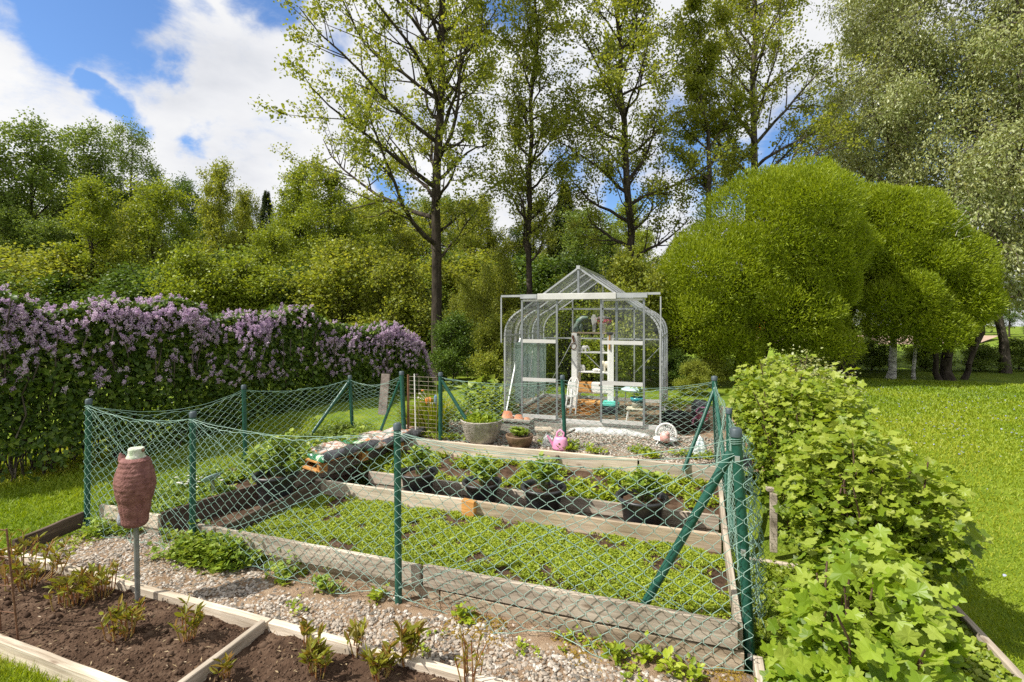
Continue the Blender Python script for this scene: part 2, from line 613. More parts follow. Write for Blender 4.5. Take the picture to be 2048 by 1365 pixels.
# ------------------------------------------------------------------ materials
GREY_WOOD = wood('weathered_grey_wood', (.20, .165, .13), (.42, .365, .30), (.60, .54, .46))
PALE_WOOD = wood('bleached_wood', (.30, .235, .17), (.60, .52, .42), (.78, .71, .61))
TAN_WOOD = wood('tan_wood', (.20, .15, .10), (.42, .34, .25), (.58, .49, .38))
DARK_WOOD = wood('dark_wood', (.05, .035, .028), (.10, .075, .06), (.17, .13, .10))
ORANGE_WOOD = wood('orange_pine', (.36, .15, .04), (.58, .29, .09), (.70, .40, .15))
WHITE_PAINT_WOOD = plain('white_painted_wood', (.72, .71, .68), (.84, .83, .81), 14, .55, .1, 30)
SOIL = plain('garden_soil', (.040, .024, .016), (.085, .052, .034), 9, .95, .8, 70, c3=(.15, .10, .068), spec=.1)
GRAVEL_BASE = plain('gravel_dust', (.17, .11, .065), (.29, .20, .13), 9, .95, .9, 120, c3=(.40, .30, .21), spec=.15)
LAWN = plain('lawn_ground', (.08, .13, .012), (.14, .20, .018), 3.0, .95, .9, 40, c3=(.22, .27, .035), spec=.1, detail=9)
MEADOW = plain('meadow', (.16, .25, .025), (.25, .34, .04), 1.2, .95, .5, 20, spec=.1, detail=8)
FOREST_FLOOR = plain('forest_floor', (.05, .065, .015), (.12, .13, .03), 2, .95, .5, 20, spec=.1)
GREEN_METAL = plain('green_coated_steel', (.008, .052, .038), (.014, .085, .060), 26, .36, .08, 60, spec=.5, c3=(.03, .105, .08))
CAP = plain('grey_plastic_cap', (.045, .065, .075), (.075, .10, .115), 30, .5)
WIRE = plain('pale_green_wire', (.15, .27, .225), (.27, .40, .34), 3, .35, spec=.5)
ALU = plain('aluminium', (.40, .41, .425), (.54, .55, .56), 6, .38, .02, 60, metal=.55, spec=.5)
ALU_WHITE = plain('pale_aluminium', (.56, .55, .53), (.66, .65, .63), 5, .4, metal=.2)
ALU_DARK = plain('aluminium_profile', (.22, .235, .25), (.32, .335, .35), 6, .4, metal=.5)
GLASS = glassmat('greenhouse_glass')
BLACK_PLASTIC = plain('black_plastic', (.018, .019, .021), (.032, .033, .036), 6, .38, .03, 50, spec=.5)
RUST = plain('rusty_steel', (.10, .045, .025), (.22, .11, .06), 30, .8, .3, 90)
CONCRETE = plain('concrete', (.17, .155, .13), (.28, .26, .225), 16, .9, .6, 60, c3=(.37, .345, .30))
TERRACOTTA = plain('terracotta', (.42, .16, .08), (.60, .28, .17), 10, .8, .2, 60)
STEM = plain('green_stem', (.08, .12, .03), (.14, .19, .05), 10, .6)
BARK = plain('grey_bark', (.035, .028, .022), (.10, .082, .066), 9, .95, 1.0, 30, stretch=(1, 1, .25), c3=(.19, .165, .14), spec=.1)
BARK_DARK = plain('dark_bark', (.018, .014, .011), (.055, .044, .034), 9, .95, 1.0, 30, stretch=(1, 1, .25), c3=(.10, .083, .066), spec=.1)
BARK_BIRCH = plain('birch_bark', (.05, .045, .04), (.52, .50, .46), 5, .8, .4, 30, stretch=(1, 1, 3.0), c3=(.66, .64, .60))

LEAF_ALDER = leafmat('alder_leaf', [(.16, .20, .030), (.235, .285, .04), (.31, .355, .05), (.37, .39, .075)], .5)
LEAF_BIRCH = leafmat('birch_leaf', [(.09, .145, .024), (.145, .215, .035), (.20, .28, .05), (.26, .33, .08)], .40)
LEAF_YELLOW = leafmat('fresh_yellow_leaf', [(.155, .215, .02), (.23, .295, .026), (.30, .355, .034), (.23, .305, .04)], .42)
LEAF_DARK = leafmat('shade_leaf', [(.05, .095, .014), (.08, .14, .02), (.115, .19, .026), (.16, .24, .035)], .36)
LEAF_GLOBE = leafmat('globe_willow_leaf', [(.145, .205, .010), (.225, .295, .014), (.30, .375, .02), (.37, .43, .03)], .40, tint=(1.2, 1.15, .4))
LEAF_SILVER = leafmat('silver_willow_leaf', [(.17, .215, .06), (.255, .30, .10), (.34, .375, .14), (.46, .50, .28), (.27, .27, .08)], .34, rough=.35)
LEAF_SPRUCE = leafmat('spruce_needle', [(.04, .065, .02), (.08, .11, .032)], .15)
LEAF_LILAC = leafmat('lilac_leaf', [(0.057, 0.105, 0.016), (0.091, 0.156, 0.021), (0.142, 0.221, 0.026), (0.228, 0.306, 0.039)], .36, rough=.4)
LILAC_FLOWER = leafmat('lilac_blossom', [(.44, .31, .48), (.56, .43, .59), (.66, .54, .68), (.74, .66, .74), (.54, .36, .51)], .42, tint=(1.08, .95, 1.08))
LEAF_CURRANT = leafmat('currant_leaf', [(.085, .145, .012), (.15, .225, .016), (.22, .30, .022), (.30, .375, .038), (.37, .43, .08)], .42, rough=.42, tint=(1.2, 1.15, .4))
LEAF_CURRANT_NEAR = leafmat('young_maple_leaf', [(.10, .18, .012), (.17, .27, .018), (.24, .345, .024), (.30, .40, .04), (.34, .42, .07)], .42, rough=.42, tint=(1.2, 1.15, .4))
LEAF_WEED = leafmat('weed_leaf', [(.15, .22, .014), (.245, .325, .02), (.33, .41, .028), (.42, .48, .05)], .38, tint=(1.2, 1.15, .4))
LEAF_POT = leafmat('dahlia_leaf', [(.13, .215, .024), (.20, .30, .032), (.28, .38, .05), (.36, .43, .085)], .36)
LEAF_PEONY = leafmat('peony_leaf', [(0.187, 0.160, 0.022), (0.221, 0.240, 0.024), (0.289, 0.304, 0.034), (0.238, 0.136, 0.026)], .34)
LEAF_LETTUCE = leafmat('lettuce_leaf', [(0.195, 0.288, 0.025), (0.260, 0.360, 0.030), (0.338, 0.420, 0.045)], .38)
GRASS_BLADE = leafmat('grass_blade', [(0.149, 0.239, 0.012), (0.219, 0.312, 0.016), (0.289, 0.370, 0.022), (0.367, 0.406, 0.035), (0.438, 0.377, 0.070)], .38, rough=.5, tint=(1.2, 1.15, .4))
PEBBLE = leafmat('pebble', [(.15, .135, .115), (.25, .215, .18), (.34, .29, .24), (.42, .37, .31), (.30, .23, .17), (.52, .48, .43)], 0.0, rough=.85, spec=.2)
CLOD = leafmat('soil_clod', [(.045, .027, .018), (.075, .046, .031), (.115, .076, .052)], 0.0, rough=.95, spec=.1)
WHITE_FLOWER = leafmat('white_petal', [(.75, .75, .72), (.85, .84, .80)], .2, tint=(1, 1, .9))
BLUE_FLOWER = leafmat('blue_petal', [(.26, .28, .50), (.38, .40, .60)], .2, tint=(1, 1, 1))

# ------------------------------------------------------------------ ground
xs = np.concatenate([np.linspace(-70, -14, 24), np.linspace(-13, 13, 88), np.linspace(14, 70, 24)])
ys = np.concatenate([np.linspace(-20, 0, 10), np.linspace(.3, 16, 54), np.linspace(17, 90, 28)])
X, Y = np.meshgrid(xs, ys)
P = np.stack([X.ravel(), Y.ravel(), np.zeros(X.size)], 1)
P[:, 2] = gz(P[:, 0], P[:, 1]) + (fbm(P, .5) - .5) * .06
inner = (P[:, 0] > -5.6) & (P[:, 0] < 1.8) & (P[:, 1] > 1.2) & (P[:, 1] < 9.4)
P[inner, 2] -= .06
nx, ny = len(xs), len(ys)
ii = (np.arange(ny - 1)[:, None] * nx + np.arange(nx - 1)[None]).ravel()
Fq = np.stack([ii, ii + 1, ii + nx + 1, ii + nx], 1)
lawn = link('lawn', np_mesh('lawn', P, Fq, smooth=True), LAWN)
tag(lawn, kind='structure')


def sheet(name, corners, zs, mat, nx=40, ny=24, bump=.02, s=6, kind='structure'):
    """bilinear patch through four corners (a b / d c), gently uneven"""
    a, b, c, d = [np.array([q[0], q[1], z]) for q, z in zip(corners, zs)]
    u, v = np.meshgrid(np.linspace(0, 1, nx), np.linspace(0, 1, ny))
    u, v = u.ravel()[:, None], v.ravel()[:, None]
    Pq = a * (1 - u) * (1 - v) + b * u * (1 - v) + c * u * v + d * (1 - u) * v
    e = np.minimum(np.minimum(u, 1 - u) * nx, np.minimum(v, 1 - v) * ny)[:, 0]
    Pq[:, 2] += (fbm(Pq, s, 4) - .5) * 2 * bump * np.clip(e, 0, 1)
    i0 = (np.arange(ny - 1)[:, None] * nx + np.arange(nx - 1)[None]).ravel()
    o = link(name, np_mesh(name, Pq, np.stack([i0, i0 + 1, i0 + nx + 1, i0 + nx], 1), smooth=True), mat)
    return tag(o, kind=kind)


def patch_pts(n, corners, zs):
    a, b, c, d = [np.array([q[0], q[1], z]) for q, z in zip(corners, zs)]
    u, v = G.random((n, 1)), G.random((n, 1))
    return a * (1 - u) * (1 - v) + b * u * (1 - v) + c * u * v + d * (1 - u) * v


ICO_V = []
_t = (1 + 5 ** .5) / 2
ICO_V = unit(np.array([(-1, _t, 0), (1, _t, 0), (-1, -_t, 0), (1, -_t, 0), (0, -1, _t), (0, 1, _t), (0, -1, -_t), (0, 1, -_t), (_t, 0, -1), (_t, 0, 1), (-_t, 0, -1), (-_t, 0, 1)], float))
ICO_F = np.array([(0, 11, 5), (0, 5, 1), (0, 1, 7), (0, 7, 10), (0, 10, 11), (1, 5, 9), (5, 11, 4), (11, 10, 2), (10, 7, 6), (7, 1, 8), (3, 9, 4), (3, 4, 2), (3, 2, 6), (3, 6, 8), (3, 8, 9), (4, 9, 5), (2, 4, 11), (6, 2, 10), (8, 6, 7), (9, 8, 1)])


def stones(name, P, size, mat, flat=.6, smooth=False):
    n = len(P)
    V = ICO_V[None] * (1 + G.uniform(-.22, .22, (n, 12, 1)))
    V = V * np.stack([G.uniform(.7, 1.3, n), G.uniform(.6, 1.0, n), G.uniform(.4, .8, n) * flat / .6], 1)[:, None, :]
    a = G.uniform(0, 6.28, n); b = G.uniform(-.5, .5, n)
    ca, sa, cb_, sb = np.cos(a)[:, None], np.sin(a)[:, None], np.cos(b)[:, None], np.sin(b)[:, None]
    y1 = V[..., 1] * cb_ - V[..., 2] * sb; z1 = V[..., 1] * sb + V[..., 2] * cb_
    x2 = V[..., 0] * ca - y1 * sa; y2 = V[..., 0] * sa + y1 * ca
    V = np.stack([x2, y2, z1], -1) * np.asarray(size)[:, None, None] + P[:, None, :]
    Fi = (np.arange(n) * 12)[:, None, None] + ICO_F[None]
    return np_mesh(name, V.reshape(-1, 3), Fi.reshape(-1, 3), np.repeat(G.random(n), 12), smooth)


# gravel path along the front of the fence, and the gravel yard in front of the greenhouse
path_c = [(-5.33, 2.53), (.37, 2.53), (.37, 3.06), (-5.33, 3.22)]
sheet('gravel_path', path_c, (0, 0, .03, .03), GRAVEL_BASE, 120, 14, .012, 9)
Pp = patch_pts(11000, path_c, (.002, .002, .028, .028))
bare = ss(.42, .60, fbm(Pp * [1, 1, 0], 1.4) * .55 + .5 * ss(2.75, 3.1, Pp[:, 1]) * ss(-3.6, -2.6, Pp[:, 0]))
Pp = Pp[G.random(len(Pp)) > bare * .93]
o = link('pebbles', stones('pebbles', Pp, G.uniform(.007, .0165, len(Pp)) * (1 + .4 * (G.random(len(Pp)) > .9)), PEBBLE), PEBBLE)
tag(o, 'loose grey and beige pebbles covering the path in front of the fence', 'gravel', kind='stuff')
yard_c = [(-3.55, 5.74), (.75, 5.74), (.75, 9.2), (-3.55, 9.2)]
sheet('gravel_yard', yard_c, (.40, .40, .47, .47), GRAVEL_BASE, 60, 40, .012, 7)
Pp = patch_pts(9000, [(-3.5, 5.76), (.6, 5.76), (.6, 6.95), (-3.5, 6.95)], (.40, .40, .44, .44))
o = link('yard_pebbles', stones('yard_pebbles', Pp, G.uniform(.008, .018, len(Pp)), PEBBLE), PEBBLE)
tag(o, 'pale gravel spread between the bed and the greenhouse', 'gravel', kind='stuff')

# ------------------------------------------------------------------ planting beds (timber frames) and their soil
XR = .27
front = thing('raised_bed', (-1.7, 3.1, 0), 'grey plank bed full of low weeds directly behind the front wire fence', 'raised bed')
yF, y2, y3, y4 = 3.12, 4.43, 4.90, 5.70
board('front_board', (-3.73, yF, .255), (-1.80, yF, .255), .145, .034, GREY_WOOD, front, 14)
board('front_board', (-1.775, yF + .012, .262), (.255, yF + .012, .262), .15, .034, GREY_WOOD, front, 14)
board('lower_board', (-3.2, yF + .03, .098), (-1.66, yF + .03, .098), .13, .034, TAN_WOOD, front, 12)
board('lower_board', (-1.64, yF + .02, .098), (.29, yF + .02, .098), .14, .034, TAN_WOOD, front, 12)
board('joint_post', (-1.80, yF + .035, .24), (-1.755, yF + .035, .24), .26, .035, DARK_WOOD, front, 1)
board('joint_post', (-3.95, yF - .01, .245), (-3.76, yF - .01, .245), .21, .06, GREY_WOOD, front, 2)
board('side_board', (XR, yF + .03, .262), (XR, y2 + .05, .262), .15, .036, GREY_WOOD, front, 12)
board('side_board', (-3.76, yF + .05, .23), (-3.74, y2 - .02, .25), .24, .034, DARK_WOOD, front, 10)
board('rear_board', (-3.72, y2, .235), (-2.02, y2, .235), .155, .036, PALE_WOOD, front, 14)
board('rear_board', (-1.99, y2 - .01, .235), (.24, y2 - .01, .235), .155, .036, TAN_WOOD, front, 14)
board('rear_lower_board', (-3.3, y2 + .012, .076), (.235, y2 + .012, .076), .07, .034, TAN_WOOD, front, 14)
board('corner_block', (-3.79, y2 - .05, .26), (-3.70, y2 - .05, .26), .26, .06, GREY_WOOD, front, 1)
o = board('corner_block', (-2.06, y2 - .055, .255), (-1.93, y2 - .055, .255), .255, .07, ORANGE_WOOD, front, 1)
tag(o, 'orange brown wooden block joining the boards')

mid = thing('raised_bed', (-1.7, 4.9, 0), 'plank bed between the row of black pots and the gravel yard', 'raised bed')
board('front_board', (-3.50, y3, .215), (.245, y3, .215), .13, .036, GREY_WOOD, mid, 16)
board('front_lower_board', (-3.46, y3 + .01, .082), (.24, y3 + .01, .082), .10, .034, GREY_WOOD, mid, 16)
board('rear_board', (-3.62, y4, .425), (-.55, y4, .425), .15, .036, PALE_WOOD, mid, 14)
board('rear_board', (-.53, y4 + .006, .422), (.30, y4 + .006, .422), .15, .036, GREY_WOOD, mid, 6)
board('rear_lower_board', (-3.58, y4 - .01, .272), (.28, y4 - .01, .272), .12, .034, TAN_WOOD, mid, 14)
board('side_board', (XR + .01, y2 + .1, .25), (XR + .02, y4 - .03, .36), .15, .036, GREY_WOOD, mid, 8)
board('peg', (-1.475, y4 - .035, .39), (-1.44, y4 - .035, .39), .22, .03, DARK_WOOD, mid, 1)

left = thing('raised_bed', (-4.9, 3.25, 0), 'slanting plank bed with grass and weeds at the far end of the path', 'raised bed')
bA, bB = Vector((-4.56, 3.24, 0)), Vector((-3.80, 5.72, 0))
board('front_board', (-5.33, 3.20, .205), (-4.57, 3.23, .205), .125, .036, PALE_WOOD, left, 6)
board('front_lower_board', (-5.30, 3.21, .075), (-4.575, 3.24, .075), .10, .034, GREY_WOOD, left, 6)
board('side_board', bA + Vector((0, 0, .215)), bA.lerp(bB, .42) + Vector((0, 0, .26)), .24, .036, DARK_WOOD, left, 8)
board('side_board', bA.lerp(bB, .43) + Vector((.02, 0, .255)), bB + Vector((0, 0, .36)), .17, .036, GREY_WOOD, left, 10)
board('side_lower_board', bA.lerp(bB, .5) + Vector((.05, 0, .11)), bB + Vector((.10, 0, .20)), .15, .034, DARK_WOOD, left, 10)
board('side_board', bB + Vector((.02, -.02, .40)), (-3.60, 5.69, .425), .2, .036, GREY_WOOD, left, 3)

low = thing('planting_bed', (-3, 2.15, 0), 'low timber bed of bare dark soil with peony shoots beside the path', 'planting bed')
board('path_board', (-5.34, 2.50, .085), (-2.52, 2.475, .085), .11, .05, PALE_WOOD, low, 22, .006)
board('path_board', (-2.50, 2.475, .088), (.30, 2.50, .08), .11, .05, PALE_WOOD, low, 22, .006)
board('lawn_board', (-5.34, 1.80, .085), (-1.2, 1.79, .085), .11, .05, PALE_WOOD, low, 22, .006)
board('divider', (-2.53, 2.44, .105), (-2.53, 1.5, .10), .12, .036, GREY_WOOD, low, 8)
board('end_board', (-5.36, 2.48, .09), (-5.36, 1.8, .09), .11, .04, GREY_WOOD, low, 5)
board('path_end_board', (-5.33, 2.54, .15), (-5.42, 3.10, .16), .14, .036, DARK_WOOD, low, 6)
board('path_end_board', (.345, 2.45, .06), (.365, 3.13, .10), .12, .05, GREY_WOOD, low, 6)

berry = thing('planting_bed', (1.1, 3.6, 0), 'timber edged bed of currant bushes on the lawn side of the fence', 'planting bed')
board('lawn_board', (1.66, 2.3, .11), (1.645, 4.40, .11), .13, .04, GREY_WOOD, berry, 10)
board('rear_board', (.40, 4.36, .10), (1.62, 4.42, .10), .12, .036, PALE_WOOD, berry, 8)

fr_c = [(-3.71, yF + .02), (.25, yF + .02), (.25, y2 - .02), (-3.71, y2 - .02)]
mid_c = [(-3.72, y3 + .03), (.26, y3 + .03), (.28, y4 - .02), (-3.62, y4 - .02)]
tr_c = [(-3.72, y2 + .02), (.25, y2 + .02), (.25, y3 - .02), (-3.72, y3 - .02)]
left_c = [(-5.35, 3.24), (-4.60, 3.26), (-3.84, 5.70), (-4.45, 5.75)]
wedge_c = [(-4.52, 3.2), (-3.78, 3.2), (-3.72, 4.43), (-3.80, 5.66)]
low_c = [(-5.34, 1.82), (-.5, 1.82), (-.5, 2.46), (-5.34, 2.46)]
low2_c = [(-2.51, 1.0), (.4, 1.0), (.4, 2.46), (-2.51, 2.46)]
ber_c = [(.40, 1.9), (1.64, 1.9), (1.62, 4.4), (.42, 4.36)]
sheet('bed_soil', fr_c, (.13, .13, .09, .09), SOIL, 100, 34, .025, 5)
sheet('bed_soil', tr_c, (.03, .03, .03, .03), SOIL, 60, 10, .01, 7)
sheet('bed_soil', mid_c, (.14, .14, .24, .24), SOIL, 100, 24, .03, 6)
sheet('bed_soil', left_c, (.15, .16, .33, .42), SOIL, 30, 60, .03, 4)
sheet('bed_soil', wedge_c, (.03, .03, .06, .12), SOIL, 30, 30, .02, 4)
sheet('bed_soil', low_c, (.035, .035, .035, .035), SOIL, 260, 44, .045, 7)
sheet('bed_soil', [(-2.51, .9), (.4, .9), (.4, 1.83), (-2.51, 1.83)], (.035, .035, .035, .035), SOIL, 120, 30, .04, 7)
sheet('bed_soil', ber_c, (.03, .03, .06, .06), SOIL, 40, 60, .03, 4)
Pp = np.concatenate([patch_pts(6000, low_c, (.035,) * 4), patch_pts(2500, [(-2.5, 1.2), (.3, 1.2), (.3, 1.83), (-2.5, 1.83)], (.035,) * 4)])
Pp[:, 2] += (fbm(Pp * [1, 1, 0] + [0, 0, .035], 7, 4) - .5) * .09
o = link('soil_clods', stones('soil_clods', Pp, G.uniform(.003, .010, len(Pp)) * (1 + 1.6 * (G.random(len(Pp)) > .95)), CLOD, .9, True), CLOD)
tag(o, 'small crumbs and clods of dark soil in the low bed', 'soil', kind='stuff')


# ------------------------------------------------------------------ low weeds and grass
def weeds(name, P, per, size, lab, mat=LEAF_WEED, tpl='oval', spread=1.0, up=.55, reach=1.0, width=1.15):
    n = len(P)
    Q = np.repeat(P, per, 0)
    k = len(Q)
    a = G.uniform(0, 2 * np.pi, k)
    h = np.abs(G.normal(0, 1, k))
    s = np.repeat(G.uniform(.7, 1.35, n), per) * size * G.uniform(.7, 1.2, k)
    out = np.stack([np.cos(a), np.sin(a), np.zeros(k)], 1)
    Q = Q + out * (G.random((k, 1)) * spread * size * 1.1)
    Q[:, 2] += h * size * .55 * reach
    A = out + np.array([0, 0, 1.]) * G.normal(up, .35, (k, 1))
    N = np.array([[SUN_TO.x * .3, SUN_TO.y * .3, 1.]]) + .33 * G.normal(size=(k, 3))
    rn = np.clip(np.repeat(G.random(n), per) * .6 + G.random(k) * .45, 0, 1)
    o = link(name, leafmesh(name, Q, A, N, s, tpl, rn, width), mat)
    return tag(o, lab, 'weeds', kind='stuff')


def thin(P, s, lo, hi):
    f = ss(lo, hi, fbm(P * [1, 1, 0], s, 3))
    return P[G.random(len(P)) < f]


P = thin(patch_pts(27000, fr_c, (.13, .13, .10, .10)), 5.0, .26, .60)
weeds('bed_weeds', P, 7, .0145, 'bright green low weeds carpeting the bed behind the front fence')
P = thin(patch_pts(7500, mid_c, (.15, .15, .25, .25)), 4.0, .38, .68)
weeds('bed_weeds', P, 8, .022, 'patchy yellow green weeds in the bed behind the black pots', reach=1.6)
P = thin(patch_pts(700, [(-3.45, y3 + .05), (.2, y3 + .05), (.2, y4 - .05), (-3.4, y4 - .05)], (.16, .16, .25, .25)), 2.0, .50, .62)
weeds('bed_weeds', P, 12, .034, 'taller leafy weeds scattered in the bed behind the black pots', reach=2.2)
P = thin(patch_pts(5200, left_c, (.16, .17, .34, .43)), 2.0, .28, .45)
weeds('bed_weeds', P, 8, .032, 'dense green weeds in the slanting bed at the left fence', LEAF_POT, reach=1.3)
P = np.concatenate([patch_pts(1500, [(-5.0, 4.5), (-4.3, 4.5), (-3.9, 5.6), (-4.5, 5.7)], (.28, .28, .4, .45))])
weeds('bed_weeds', P, 9, .045, 'darker leafy weeds mounded along the back of the slanting bed', LEAF_BIRCH, reach=1.8)
P = np.concatenate([thin(patch_pts(200, [(-5.2, 2.95), (-4.3, 2.95), (-4.3, 3.2), (-5.2, 3.2)], (.02,) * 4), 3, .3, .5),
                    thin(patch_pts(230, [(-4.2, 2.86), (-3.25, 2.9), (-3.2, 3.1), (-4.2, 3.15)], (.02, .02, .05, .05)), 4, .36, .55), thin(patch_pts(260, [(-3.95, 2.9), (-3.45, 2.95), (-3.4, 3.08), (-3.95, 3.1)], (.05, .05, .12, .12)), 5, .3, .5), thin(patch_pts(60, [(-3.3, 2.9), (-2.3, 2.95), (-2.3, 3.08), (-3.3, 3.08)], (.02, .02, .03, .03)), 4, .45, .6)])
weeds('path_weeds', P, 9, .03, 'leafy weeds growing at the foot of the fence along the path', LEAF_POT, 'lobed', reach=3.4, spread=2.0)
P = thin(patch_pts(900, path_c, (.01, .01, .03, .03)), 3.2, .62, .75)
weeds('path_weeds', P, 8, .022, 'small weeds sprouting here and there between the pebbles')
P = np.array([ony(px, py, y) for px, py, y in [(930, 1230, 3.0), (1235, 1275, 2.97), (1340, 1300, 2.95), (1385, 1320, 2.94), (1290, 1290, 3.0), (760, 1170, 3.0)]])
P[:, 2] = .02
weeds('path_weeds', np.repeat(P, 5, 0) + G.normal(0, .02, (30, 3)) * [1, 1, 0], 10, .04, 'rosettes of weeds at the foot of the front board', reach=1.8)
P = thin(patch_pts(5200, [(.36, 2.1), (1.64, 2.1), (1.62, 4.4), (.42, 4.36)], (.05,) * 4), 2, .2, .36)
weeds('ground_cover', P, 7, .036, 'light green ground cover below the currant bushes', LEAF_CURRANT)
P = thin(patch_pts(500, [(-3.6, 5.8), (.5, 5.8), (.5, 6.1), (-3.6, 6.1)], (.42,) * 4), 2.4, .52, .66)
weeds('yard_weeds', P, 9, .035, 'small weeds along the edge of the gravel yard', reach=1.5)


MOSS = plain('ochre_moss', (.10, .07, .012), (.24, .15, .02), 30, .95, .6, 90, c3=(.30, .24, .05))
Pm = patch_pts(5200, [(-1.5, 2.82), (.3, 2.82), (.3, 3.08), (-1.5, 3.08)], (.012, .012, .03, .03))
Pm = Pm[G.random(len(Pm)) < ss(.50, .62, fbm(Pm * [1, 1, 0] + 3, 4, 3))]
o = link('moss', stones('moss', Pm, G.uniform(.004, .011, len(Pm)), MOSS, .6, True), MOSS); tag(o, 'ochre moss patches on the bare ground below the front board', 'moss', kind='stuff')
# dry leaf and straw litter on the soil and path
Pl_ = np.concatenate([patch_pts(420, low_c, (.06,) * 4), patch_pts(260, path_c, (.022, .022, .045, .045))])
nl = len(Pl_)
o = link('dry_litter', leafmesh('dry_litter', Pl_, rdir(nl) * [1, 1, .15], np.tile([[0, 0, 1.]], (nl, 1)) + .3 * rdir(nl), G.uniform(.012, .04, nl), 'narrow'), leafmat('dry_litter', [(.30, .22, .12), (.42, .33, .20), (.20, .12, .06)], .1)); tag(o, 'bits of dry straw and leaf litter on soil and path', 'litter', kind='stuff')


def grass(name, P, hgt, wid, lab):
    n = len(P)
    a = G.uniform(0, 2 * np.pi, n)
    A = np.stack([np.cos(a) * .55, np.sin(a) * .55, np.ones(n)], 1) + G.normal(0, .22, (n, 3))
    N = np.stack([-np.sin(a), np.cos(a), np.zeros(n)], 1) * G.choice([-1, 1], (n, 1)) + np.stack([np.cos(a), np.sin(a), np.zeros(n)], 1)
    s = hgt * G.uniform(.55, 1.3, n)
    rn = np.clip(.8 * fbm(P * [1, 1, 0], .7, 3) + G.uniform(-.16, .18, n), 0, 1)
    V, Fi, k = leafgeo(P, A, N, s, 'blade', 1.0)
    T = TPL['blade'][0]
    # width independent of height
    V = V.reshape(n, k, 3); c = (V[:, :1] + V[:, 1:2]) / 2
    ax = unit(V[:, 1] - V[:, 0])
    off = T[None, :, 0:1] * ax[:, None, :]
    V = V - s[:, None, None] * off + np.broadcast_to(np.asarray(wid), (n,))[:, None, None] * off
    o = link(name, np_mesh(name, V.reshape(-1, 3), Fi, np.repeat(rn, k)), GRASS_BLADE)
    return tag(o, lab, 'grass', kind='stuff')


def scatter(n, x0, x1, y0, y1, dens):
    P = np.stack([G.uniform(x0, x1, n), G.uniform(y0, y1, n), np.zeros(n)], 1)
    P[:, 2] = gz(P[:, 0], P[:, 1]) + (fbm(P, .5) - .5) * .06
    px, py, d = proj(P)
    ok = (d > .8) & (px > -160) & (px < 2210) & (py < 1560)
    P, d = P[ok], d[ok]
    keep = G.random(len(P)) < np.clip((dens / d) ** 1.6, 0, 1)
    return P[keep], d[keep]


P, d = scatter(560000, 1.70, 9.5, 2.6, 15, 3.4)
P = P[(P[:, 0] > 1.69) | (P[:, 1] > 4.6)]; d = proj(P)[2]
grass('grass', P, .032 * np.clip(d / 5, .8, 2.0), .0062 * np.clip(d / 3.4, .8, 4), 'short sunny lawn grass on the open side of the garden')
P, d = scatter(150000, -10, -4.5, .8, 6.6, 3.6)
k = (P[:, 0] < -5.42 + np.clip(P[:, 1] - 3.2, 0, 9) * .37) & ~((P[:, 0] > -5.40) & (P[:, 1] > 1.78) & (P[:, 1] < 3.2))
P, d = P[k], d[k]
grass('grass', P, .048 * np.clip(d / 5, .8, 1.6), .0065 * np.clip(d / 3.4, .8, 3), 'lawn grass between the lilac hedge and the wire fence')
P = np.stack([G.uniform(-4.6, -1.0, 30000), G.uniform(.9, 1.765, 30000), np.full(30000, -.02)], 1)
P = P[P[:, 0] < -2.56 + 0 * P[:, 0]]
grass('grass', P, .075, .0065, 'longer grass in the near corner in front of the low bed')
# lawn speedwell and dandelions
P, d = scatter(2600, 2.0, 9.5, 3, 14, 60)
P = P[G.random(len(P)) < ss(.5, .66, fbm(P, .55) + .12 * ss(8, 11, P[:, 1]))]
P[:, 2] += .045
n = len(P)
o = link('lawn_flowers', leafmesh('lawn_flowers', P, rdir(n) * [1, 1, .3], np.tile([[0, 0, 1.]], (n, 1)), G.uniform(.014, .026, n), 'oval', width=1.6), BLUE_FLOWER)
tag(o, 'tiny pale blue flowers dotted over the lawn', 'flowers', kind='stuff')

# ------------------------------------------------------------------ wire fence (one thing: posts, braces, mesh, strained wires)
fence = thing('wire_fence', (-1.9, 3.05, 0), 'green steel post fence with sagging pale chain link mesh around the raised beds', 'fence')
posts = {  # base x, y, z, top x, y, z, radius
    'a': (-5.40, 3.12, -.05, -5.37, 3.12, 1.22, .024), 'b': (-3.93, 3.05, -.05, -3.95, 3.07, 1.20, .024), 'c': (-1.915, 3.02, -.05, -1.945, 3.05, 1.255, .025),
    'd': (.335, 3.21, -.03, .25, 3.17, 1.36, .030), 'e': (.33, 4.90, 0, .33, 4.90, 1.175, .024), 'f': (.29, 5.98, .3, .255, 6.0, 1.335, .030),
    'g': (-1.42, 5.92, .3, -1.46, 5.92, 1.285, .024), 'h': (-3.05, 5.80, .3, -3.05, 5.80, 1.27, .027), 'i': (-3.56, 5.76, .3, -3.62, 5.78, 1.265, .030),
    'j': (-4.38, 5.76, .3, -4.43, 5.76, 1.18, .024), 'k': (-4.86, 4.44, .0, -4.90, 4.44, 1.20, .024)}
TOP = {}
for k, (x0, y0, z0, x1, y1, z1, r) in posts.items():
    p0, p1 = Vector((x0, y0, z0)), Vector((x1, y1, z1))
    TOP[k] = p1
    po = MB().tube([p0, p0.lerp(p1, .5), p1], r, 14).build('post', GREEN_METAL, fence)
    u = (p1 - p0).normalized()
    MB().tube([p1 - u * .035, p1 + u * .006, p1 + u * .014], [r + .004, r + .004, r * .8], 14).build('post_cap', CAP, po)
dpo = [o for o in fence.children if o.name.startswith('post')][3]
for z in (1.20, .66, .06):
    t = (z + .03) / 1.39
    p = Vector((.335, 3.21, -.03)).lerp(TOP['d'], t)
    MB().box(p + Vector((-.004, -.033, 0)), (.026, .010, .034)).build('clip', ALU, dpo)
